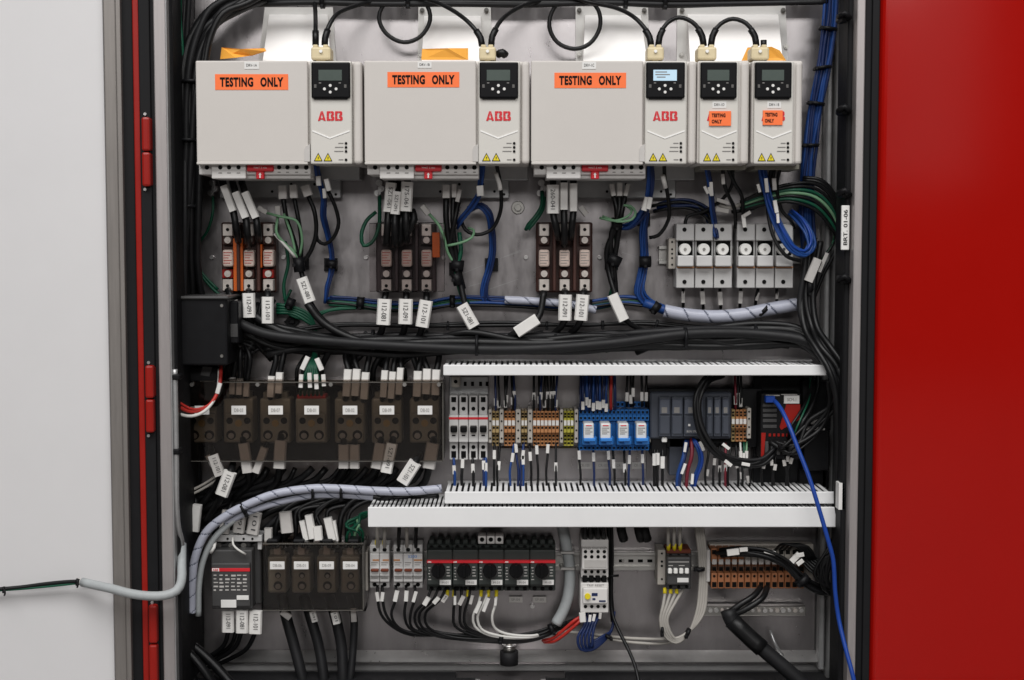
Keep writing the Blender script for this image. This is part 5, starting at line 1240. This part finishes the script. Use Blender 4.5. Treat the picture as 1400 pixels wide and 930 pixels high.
def wrapped(label, pts, r, d, pitch):
    t = Thing('spiral_wrap', label, 'spiral wrap', W(pts[0][0], pts[0][1], d), 'pale spiral wraps')
    t.part('wrap', MB().tube(path(pts, d), r * SCL(d), 24, step=.0016, spiral=pitch), ['wrap', 'wrap_groove'])
    return t
wrapped('thin pale spiral wrap crossing the level bundle between middle and right fuse blocks', [(690, 410), (730, 412), (775, 416), (815, 424)], 5.5, .034, .034)
w_ = wrapped('pale spiral wrap sagging below the white fuse holders', [(908, 425), (935, 430), (975, 433), (1015, 430), (1050, 423), (1090, 416)], 9, .035, .032)
w_.part('cable_tie', tie_mb(1042, 422, 1046, 426, 10.2, .035), 'black_plastic')
def level(label, wires, ties, mats=None):
    harness('cable_bundle', label, 'cables', wires, (), ties, 'black level cable bundles')
rnd = random.Random(21)
ws = []
for k in range(8):
    o_ = rnd.uniform(-5, 5); q_ = rnd.uniform(-4, 4)
    ws.append(([(330 + k * 5, 436 + k * 7, .05), (380 + k * 4, 450 + k * 3.4 + o_, .045), (450, 458 + k * 3.0 + q_, .04 + (k % 3) * .01), (540, 462 + k * 2.8 + o_, .04 + (k % 3) * .012), (640, 458 + k * 3.2 + q_, .04 + (k % 2) * .014), (740, 458 + k * 3.2 - o_, .04 + (k % 3) * .012), (840, 454 + k * 3.4 + q_, .042), (940, 449 + k * 3.8 - o_, .042 + (k % 2) * .012), (1040, 446 + k * 3.4 + o_, .045), (1095, 450 + k * 3, .06), (1122, 474 + k * 2, .08)], (4.6, 5.6, 6.4)[k % 3], (CB, 'cable_soft', CB)[k % 3]))
level('broad layer of thick black cables crossing the plate above the ducts', ws, [(508, 466, 512, 466, 16, .045), (757, 468, 761, 468, 16, .045), (1030, 459, 1034, 459, 17, .045)])
ws = []
for k in range(2):
    ws.append(([(352, 462 + k * 3, .022), (410, 449 + k * 3, .024), (470, 443 + k * 2, .025), (560, 445 + k * 1, .026), (680, 441 + k * 4, .026), (800, 445 - k * 1, .026), (880, 440 + k * 3, .026), (960, 447 + k * 2, .026), (1060, 450 + k * 2, .026)], 2.6, CB))
level('thin black cables running level just above the broad cable layer', ws, [(611, 445, 614, 445, 6, .028), (746, 445, 749, 445, 6, .028), (822, 444, 826, 444, 6, .028), (896, 443, 899, 444, 7, .028)])
level('long glossy black cable sagging in front of the level cable layer', [([(420, 415, .06), (440, 440, .062), (480, 462, .065), (540, 474, .068), (620, 474, .068), (700, 478, .068), (790, 480, .065), (880, 472, .062), (980, 474, .062), (1080, 470, .06), (1120, 478, .06), (1150, 515, .06)], 5.2, CB)], [])
# small black tie mounts on plate
for i, (x, y, lab) in enumerate(((399, 440, 'pad set cornerwise under the left fuse block'), (413, 360, 'pad beneath the control wires of the left drive'), (623, 368, 'pad beneath the control wires of the second drive'), (880, 300, 'pad on the fullest blue bundle'), (452, 362, 'pad on the leftmost blue bundle'), (672, 362, 'pad on the blue bundle right of the middle fuse block'), (836, 360, 'pad left of the fullest blue bundle'))):
    t = Thing('tie_mount', 'black square cable tie ' + lab, 'tie mount', W(x, y, 0), 'black square tie mounts')
    c = W(x, y, .006); h = .0085
    m = MB().poly([(x, y - 11), (x + 11, y), (x, y + 11), (x - 11, y)] if i == 0 else [(x - 9, y - 9), (x + 9, y - 9), (x + 9, y + 9), (x - 9, y + 9)], .001, .007)
    t.part('pad', m, 'black_plastic'); t.part('bridge', MB().pb(x - 4, y - 3, x + 4, y + 3, .006, .011, .001), 'black_plastic')
# ================================================================== left side cables, top cables
harness('cable_bundle', 'large black cable bundle sweeping from the top down the left side', 'cables',
        bundle([(360, -8, .06), (322, 8, .07), (292, 26, .08), (273, 54, .085), (263, 95, .09), (259, 150, .09), (257, 220, .09), (256, 300, .085), (256, 370, .07), (266, 420, .05), (302, 452, .04), (345, 470, .04)], 26, 17, 4.6, [CB, 'cable_soft', CB]),
        ties=[(262, 110, 262, 114, 19, .09), (258, 190, 258, 194, 19, .09), (256, 280, 256, 284, 19, .085)])
harness('cable_bundle', 'thin black cables hugging the left wall beside the large bundle', 'cables',
        bundle([(250, -20, .09), (246, 60, .09), (244, 160, .085), (243, 280, .11), (243, 400, .1), (242, 500, .1)], 12, 10, 3.4, [CB, 'cable_soft']))
harness('earth_lead', 'dark green leads at the top left corner behind the black bundle', 'wires', [([(241, -15, .10), (240, 10, .1), (243, 35, .1), (246, 62, .095), (248, 90, .09)], 3.0, 'cable_green'), ([(247, -15, .1), (246, 20, .1), (249, 60, .1), (250, 85, .095)], 2.2, 'cable_green')])
harness('cable_bundle', 'black cable bundle running level along the very top edge', 'cables',
        bundle([(330, 2, .05), (420, -1, .05), (520, 1, .05), (620, 0, .05), (720, 1, .05), (820, -1, .05), (920, 2, .05), (1020, 0, .05), (1130, -3, .05)], 14, 9, 4.0, [CB, 'cable_soft']),
        ties=[(555, 0, 561, 0, 12, .05), (852, 1, 858, 1, 12, .05), (906, 1, 912, 1, 12, .05), (438, 0, 444, 0, 12, .05)])
harness('cable_bundle', 'thin black cable with clips running down the right side strip', 'cables', [([(1155, -15, .12), (1157, 60, .125), (1155, 140, .125), (1158, 220, .125), (1156, 280, .122)], 2.6, CB), ([(1154, 345, .12), (1158, 400, .122), (1160, 470, .12), (1159, 560, .11), (1158, 660, .11)], 3.4, CB)])
# ================================================================== between the rows at left
def up_tags(label, cx, n, w, h, y, lean, d=.07, mt='tag_white', seed=0):
    rnd = random.Random(seed)
    ws = []; tg = []
    for k in range(n):
        x = cx + (k - (n - 1) / 2) * (w + 1.2); yy = y + rnd.uniform(-3, 3)
        ws.append(([(x, 547, .04), (x + lean * .6, yy + h * .5, d - .01), (x + lean * 1.1, yy - h * .5, d - .01), (x + lean * 1.2 + rnd.uniform(-6, 6), 488, .05), (x + lean * 2 + rnd.uniform(-10, 10), 466, .04)], min(4.2, w * .42), CB))
        tg.append((x + lean, yy - h / 2, x + lean * .5, yy + h / 2, w, d, None, mt))
    return harness('power_cable', label, 'cables', ws, tg, group='tagged cables into the seven block row')
up_tags('tagged cables entering the block below the black box', 326, 3, 8.5, 22, 530, 2, .055, 'tag_grey', 1)
up_tags('tagged cables entering the third block from the left end', 374, 2, 10, 28, 526, 3, .062, 'tag_white', 2)
harness('earth_lead', 'fan of green earth wires with white tags entering the red capped block', 'wires',
        [([(410 + k * 6, 545, .04), (413 + k * 5, 525, .07), (420 + k * 2.4, 505, .065), (428 + k * .8, 488, .05), (431, 470, .035)], 2.2, 'cable_green') for k in range(6)],
        tags=[(421, 488, 413, 505, 7, .08, None), (433, 490, 440, 506, 7, .08, None), (412, 512, 411, 530, 6, .08, None), (423, 510, 424, 530, 6, .08, None), (432, 512, 433, 532, 6, .08, None), (442, 512, 443, 528, 6, .08, None)])
up_tags('tagged cables entering the block right of the red capped one', 483, 3, 11, 36, 525, 5, .070, 'tag_white', 4)
up_tags('tagged cables entering the last but one block of the seven', 532, 3, 9.5, 36, 524, 5, .070, 'tag_white', 5)
up_tags('tagged cables entering the last block beside the white breakers', 581, 3, 11.5, 34, 523, 3, .070, 'tag_white', 6)
def down_tags(label, items, seed=0):
    ws = []; tg = []
    for (x0, y0, x1, y1, w, s_, d, run, mt) in items:
        ws.append(([(x0 + (x0 - x1) * .3, y0 - 10, .04), (x0, y0, d - .004), (x1, y1, d - .004)] + run, min(5, w * .3), CB))
        tg.append((x0, y0, x1, y1, w, d, s_, mt))
    harness('power_cable', label, 'cables', ws, tg, group='tagged cables below the seven block row')
down_tags('two crossed printed tags hanging below the left end of the block row', [(291, 622, 301, 650, 15, '112-101', .078, [(292, 668, .06), (276, 690, .05), (258, 715, .04)], 'tag_grey'), (315, 645, 303, 677, 18, '112-081', .088, [(294, 694, .07), (280, 715, .06)], 'tag_white'), (285, 622, 292, 636, 9, None, .072, [(300, 660, .05)], 'tag_grey')])
down_tags('pale tags below the second and third blocks, half under the smoked cover', [(333, 606, 339, 646, 15, None, .07, [(340, 662, .05), (320, 680, .04)], 'tag_grey'), (362, 612, 350, 646, 11, None, .07, [(342, 662, .05), (318, 684, .04)], 'tag_grey'), (384, 602, 382, 640, 17, None, .07, [(378, 660, .05), (350, 684, .04)], 'tag_grey')])
down_tags('wide pale tags below the fifth block, half under the smoked cover', [(470, 608, 470, 640, 15, None, .07, [(462, 656, .05), (440, 676, .04)], 'tag_grey'), (485, 608, 485, 640, 14, None, .07, [(474, 656, .05), (452, 676, .04)], 'tag_grey')])
down_tags('slanting printed tags below the sixth block', [(520, 606, 514, 640, 15, None, .07, [(500, 656, .05), (470, 674, .04)], 'tag_grey'), (536, 606, 528, 646, 16, '5Z1-091', .072, [(512, 662, .05), (488, 678, .04)], 'tag_white')])
down_tags('printed slanting tags below the last block at the end of the cover', [(592, 606, 586, 640, 18, None, .07, [(580, 660, .05), (560, 676, .04)], 'tag_grey'), (568, 632, 550, 660, 18, '5Z1-101', .088, [(536, 674, .06), (515, 690, .05)], 'tag_white')])
rnd = random.Random(33)
ws = []
for k in range(14):
    xs = 330 + k * 19
    ws.append(([(xs + rnd.uniform(-5, 5), 640, .045), (xs - 12, 655 + rnd.uniform(-3, 3), .045), (xs - 40, 668 + rnd.uniform(-6, 4), .04), (max(262, xs - 95), 682 + rnd.uniform(-8, 8), .035), (max(250, xs - 150), 700 + rnd.uniform(-8, 8), .035), (max(246, xs - 190), 730 + rnd.uniform(-8, 8), .035)], rnd.choice((3.2, 4.2, 4.8)), (CB, 'cable_soft')[k % 2]))
harness('cable_bundle', 'mass of black cables sweeping left between the two block rows', 'cables', ws)
ws = []
for k in range(9):
    xs = 378 + k * 12
    ws.append(([(xs, 748, .045), (xs + rnd.uniform(-4, 4), 725, .055), (xs + rnd.uniform(-8, 10), 700, .05), (xs + 35 + rnd.uniform(-6, 6), 686 + rnd.uniform(-5, 5), .045), (xs + 90, 682 + rnd.uniform(-6, 5), .04), (min(600, xs + 150), 680 + rnd.uniform(-6, 5), .035)], rnd.choice((3.0, 4.0)), CB))
harness('cable_bundle', 'black cables curving from the four power blocks up and right', 'cables', ws,
        tags=[(367, 722, 367, 742, 11, .07, None, 'tag_grey'), (390, 700, 393, 728, 17, .072, None, 'tag_grey'), (413, 712, 419, 738, 8, .072, None), (422, 704, 428, 736, 11, .075, None), (434, 720, 436, 738, 12, .078, None), (448, 708, 455, 738, 12, .074, None), (456, 712, 460, 740, 7, .072, None)])
harness('earth_lead', 'green earth wires curling into the fourth block of the lower row', 'wires',
        [([(474 + k * 5, 748, .045), (476 + k * 5, 728, .06), (482 + (-1) ** k * 9, 714 + k * 2, .065), (492 - k * 2, 704 + k * 3, .055), (505, 700 + k, .04)], 2.0, 'cable_lime' if k == 2 else 'cable_green') for k in range(5)])
harness('power_cable', 'three pale printed tags on cables above the large lower left contactor', 'cables',
        [([(306, 742, .06), (308, 720, .066), (312, 700, .05), (318, 686, .04)], 3.6, CB), ([(328, 742, .06), (328, 715, .066), (334, 695, .05), (344, 684, .04)], 3.6, CB), ([(346, 742, .06), (347, 720, .066), (352, 700, .05), (366, 688, .04)], 3.6, CB)],
        tags=[(311, 698, 306, 729, 14, .07, '081', 'tag_grey'), (330, 700, 326, 728, 16, .072, '091', 'tag_grey'), (350, 701, 345, 730, 17, .074, '101', 'tag_grey')])
harness('lead_set', 'two pale grey rods and a tag at the left wall below the block row', 'wires',
        [([(296, 651, .06), (275, 664, .06), (252, 675, .06)], 1.8, 'cable_grey'), ([(299, 655, .06), (278, 668, .06), (254, 680, .06)], 1.8, 'cable_grey'), ([(266, 680, .05), (268, 700, .05), (262, 730, .05), (255, 760, .05), (252, 800, .05)], 4.5, CB)],
        tags=[(254, 672, 251, 681, 8, .065, None, 'tag_grey'), (270, 690, 266, 726, 13, .07, None, 'tag_white')])
harness('lead_set', 'red and white leads curving from the black box to the left rim', 'wires',
        [([(302, 500, .09), (301, 520, .1), (297, 538, .11), (284, 556, .12), (262, 563, .13), (244, 556, .14), (233, 548, .15)], 2.6, 'cable_red'), ([(303, 502, .088), (299, 532, .105), (288, 552, .118), (265, 560, .13), (246, 551, .14), (236, 544, .15)], 1.8, 'cable_red'), ([(300, 504, .09), (296, 540, .11), (280, 562, .125), (262, 569, .132), (245, 566, .14), (236, 558, .15)], 2.2, 'cable_white')],
        tags=[(301, 524, 297, 538, 6, .112, None)])
t = Thing('box_strip', 'black lower housing hanging below the black module box at the left wall', 'module', W(266, 545, .01))
t.part('housing', MB().pb(240, 502, 298, 556, .005, .075, .002), 'black_plastic'); t.part('label', MB().poly([(277, 501), (290, 502), (286, 515), (274, 513)], .07, .078), 'contactor'); t.part('white_label', MB().pb(260, 556, 280, 560, .06, .079, .0003), 'tag_grey')
# spiral wrapped pair at lower left
pts = [(262, 838), (262.5, 800), (267, 762), (282, 728), (308, 706), (334, 692), (374, 676), (426, 668), (459, 668), (510, 671), (560, 672), (604, 668)]
t = Thing('spiral_wrap', 'long pale spiral wrapped harness arching from lower left to the middle duct', 'spiral wrap', W(262, 838, .09), 'pale spiral wraps')
t.part('wrap', MB().tube(path(pts, .098), 5.8 * SCL(.098), 24, step=.0016, spiral=.024), ['wrap', 'wrap_groove'])
t.part('wrap', MB().tube(path([(308, 716, .09), (336, 702, .09), (378, 688, .09), (426, 678, .09), (460, 677, .09), (510, 680, .09)]), 4.4 * SCL(.09), 24, step=.0016, spiral=.04), ['wrap', 'wrap_groove'])
t.part('inner_cable', MB().tube(path([(271, 842, .085), (272, 800, .085), (278, 766, .085), (293, 736, .088), (320, 710, .09)]), 4.4 * SCL(.09), 12), 'conduit_grey')
for q in ((331, 690, 337, 702, 10, .097), (426, 664, 431, 682, 9, .096), (465, 664, 469, 682, 9, .096)): 
    cx, cy = (q[0] + q[2]) / 2, (q[1] + q[3]) / 2
    t.part('cable_tie', tie_mb(cx - 1.6, cy + (.8 if cx < 400 else 0), cx + 1.6, cy - (.8 if cx < 400 else 0), 11.5, .094), 'black_plastic')
# grey conduit out to the door
t = Thing('conduit', 'grey conduit bending out of the cabinet across the rim to the white door', 'conduit', W(248, 742, .12))
t.part('tube', MB().tube(path([(248.5, 744, .14), (248.5, 775, .165), (248, 795, .185), (241, 808, .20), (226, 814, .205), (205, 815, .205), (180, 812, .2), (153, 805, .19), (130, 800, .178), (113, 796, .168)]), 6.4 * SCL(.19), 14), 'conduit_grey')
t.part('tube_end', MB().tube(path([(106, 794, .165), (112, 796, .168)]), .0045, 10), 'tag_grey')
t = Thing('door_cable', 'black and green leads tied together, crossing the white door at left', 'cable', W(107, 796, .17))
t.part('cable', MB().tube(path([(112, 795, .168), (90, 796, .165), (60, 799, .163), (30, 803, .162), (-5, 806, .162), (-60, 808, .16)]), 3.0 * SCL(.16), 10), CB)
t.part('wire', MB().tube(path([(110, 797, .168), (85, 800, .166), (50, 803.5, .164), (20, 806, .163), (-10, 808, .163), (-60, 812, .16)]), 1.6 * SCL(.16), 8), 'cable_green')
for q in ((104, 795, 109, 796, 4.6, .168), (4, 806, 7, 806, 4.2, .163)): t.part('cable_tie', tie_mb(*q), 'black_plastic')
for x, y in ((6, 811), (105.5, 800)): t.part('tie_tail', MB().tube(path([(x, y - 4, .17), (x + 1, y, .175), (x, y + 3, .17)]), .0014, 6), 'black_plastic')
t = Thing('conduit', 'thin grey tube running down along the left wall beside the block row', 'conduit', W(242, 515, .12))
t.part('tube', MB().tube(path([(239, 505, .168), (240, 560, .168), (241, 620, .168), (241.5, 690, .166), (244, 722, .160), (248, 738, .15), (248.5, 750, .142)]), 3.8 * SCL(.14), 12), 'steel')
for y in (516, 618): t.part('clip', MB().pb(235, y - 4, 246, y + 4, .15, .174, .002), 'black_plastic')
harness('cable_bundle', 'dark cables falling down the left wall behind the arched spiral wrap', 'cables', bundle([(262, 600, .03), (256, 660, .035), (252, 720, .04), (249, 790, .045), (246, 860, .05), (248, 930, .055)], 14, 14, 4.2, [CB, 'cable_soft']))

rnd = random.Random(77)
ws = []
for k in range(16):
    x0 = 262 + rnd.uniform(0, 330); x1 = x0 + rnd.uniform(-60, 30)
    ws.append(([(x0 + rnd.uniform(-40, 60), 458 + rnd.uniform(-6, 10), .03), (x0, 480 + rnd.uniform(-8, 8), .03 + rnd.random() * .02), (x1 * .5 + x0 * .5, 505, .03 + rnd.random() * .02), (x1 * .4 + x0 * .6, 540, .018)], rnd.choice((2.6, 3.4, 4.2)), (CB, 'cable_soft')[k % 2]))
harness('cable_bundle', 'tangle of black cables dropping from the level layer behind the white tags', 'cables', ws)
ws = []
for k in range(9):
    x0 = 318 + k * 7; y0 = 410 + rnd.uniform(-4, 10)
    ws.append(([(x0, y0, .03), (x0 - 10 + rnd.uniform(-6, 6), y0 + 25, .05), (x0 + rnd.uniform(0, 25), y0 + 48, .055), (x0 + 60 + rnd.uniform(0, 30), y0 + 62, .04), (x0 + 150, 474 + rnd.uniform(-8, 8), .035)], rnd.choice((2.4, 3.2, 4.0)), CB))
harness('cable_bundle', 'loose black cables curling right of the black module box', 'cables', ws)
ws = []
for k in range(12):
    x0 = 510 + k * 42
    ws.append(([(x0 - 60, 476 + rnd.uniform(-10, 6), .03), (x0, 466 + rnd.uniform(-14, 10), .06), (x0 + 90, 470 + rnd.uniform(-12, 12), .06), (min(1100, x0 + 190), 466 + rnd.uniform(-12, 12), .035)], rnd.choice((2.2, 3.4, 4.6)), (CB, 'cable_soft', CB)[k % 3]))
harness('cable_bundle', 'wavy black cables woven over the broad cable layer', 'cables', ws)
ws = []
for k in range(7):
    ws.append(([(1150 - k * 3, 520, .10), (1136 + rnd.uniform(-8, 8), 556, .085), (1112 + rnd.uniform(-12, 12), 590 + rnd.uniform(-20, 20), .08), (1080 + rnd.uniform(-12, 12), 614 + rnd.uniform(-6, 8), .085), (1052 + k * 6, 604, .07)], rnd.choice((1.8, 2.4, 3.2)), CB))
harness('cable_bundle', 'black cables sagging across the right end of the middle row below the red flash', 'cables', ws)

level('two very thick black cables sagging through the middle of the broad layer', [([(322, 440, .07), (360, 456, .075), (440, 466, .075), (560, 474, .075), (700, 478, .072), (830, 470, .07), (950, 456, .07), (1050, 458, .07), (1105, 468, .085), (1135, 500, .11)], 7.2, 'cable_soft'), ([(345, 430, .06), (380, 452, .065), (470, 470, .062), (620, 468, .065), (760, 470, .065), (880, 464, .062), (990, 466, .062), (1085, 462, .07), (1125, 490, .1)], 6.4, CB)], [(650, 472, 654, 472, 15, .068), (935, 462, 939, 462, 15, .066)])
rnd = random.Random(91)
ws = []
for k in range(8):
    ws.append(([(1150 + rnd.uniform(-3, 3), 716, .07), (1140 + rnd.uniform(-10, 8), 745 + rnd.uniform(-8, 8), .085), (1122 + rnd.uniform(-12, 12), 775 + rnd.uniform(-12, 12), .085), (1132 + rnd.uniform(-10, 10), 800 + rnd.uniform(-6, 10), .08), (1152, 800 + rnd.uniform(-20, 30), .07)], rnd.choice((1.8, 2.2, 2.8)), CB))
harness('cable_bundle', 'knot of black wires between the brown terminal strip and the right wall', 'wires', ws)
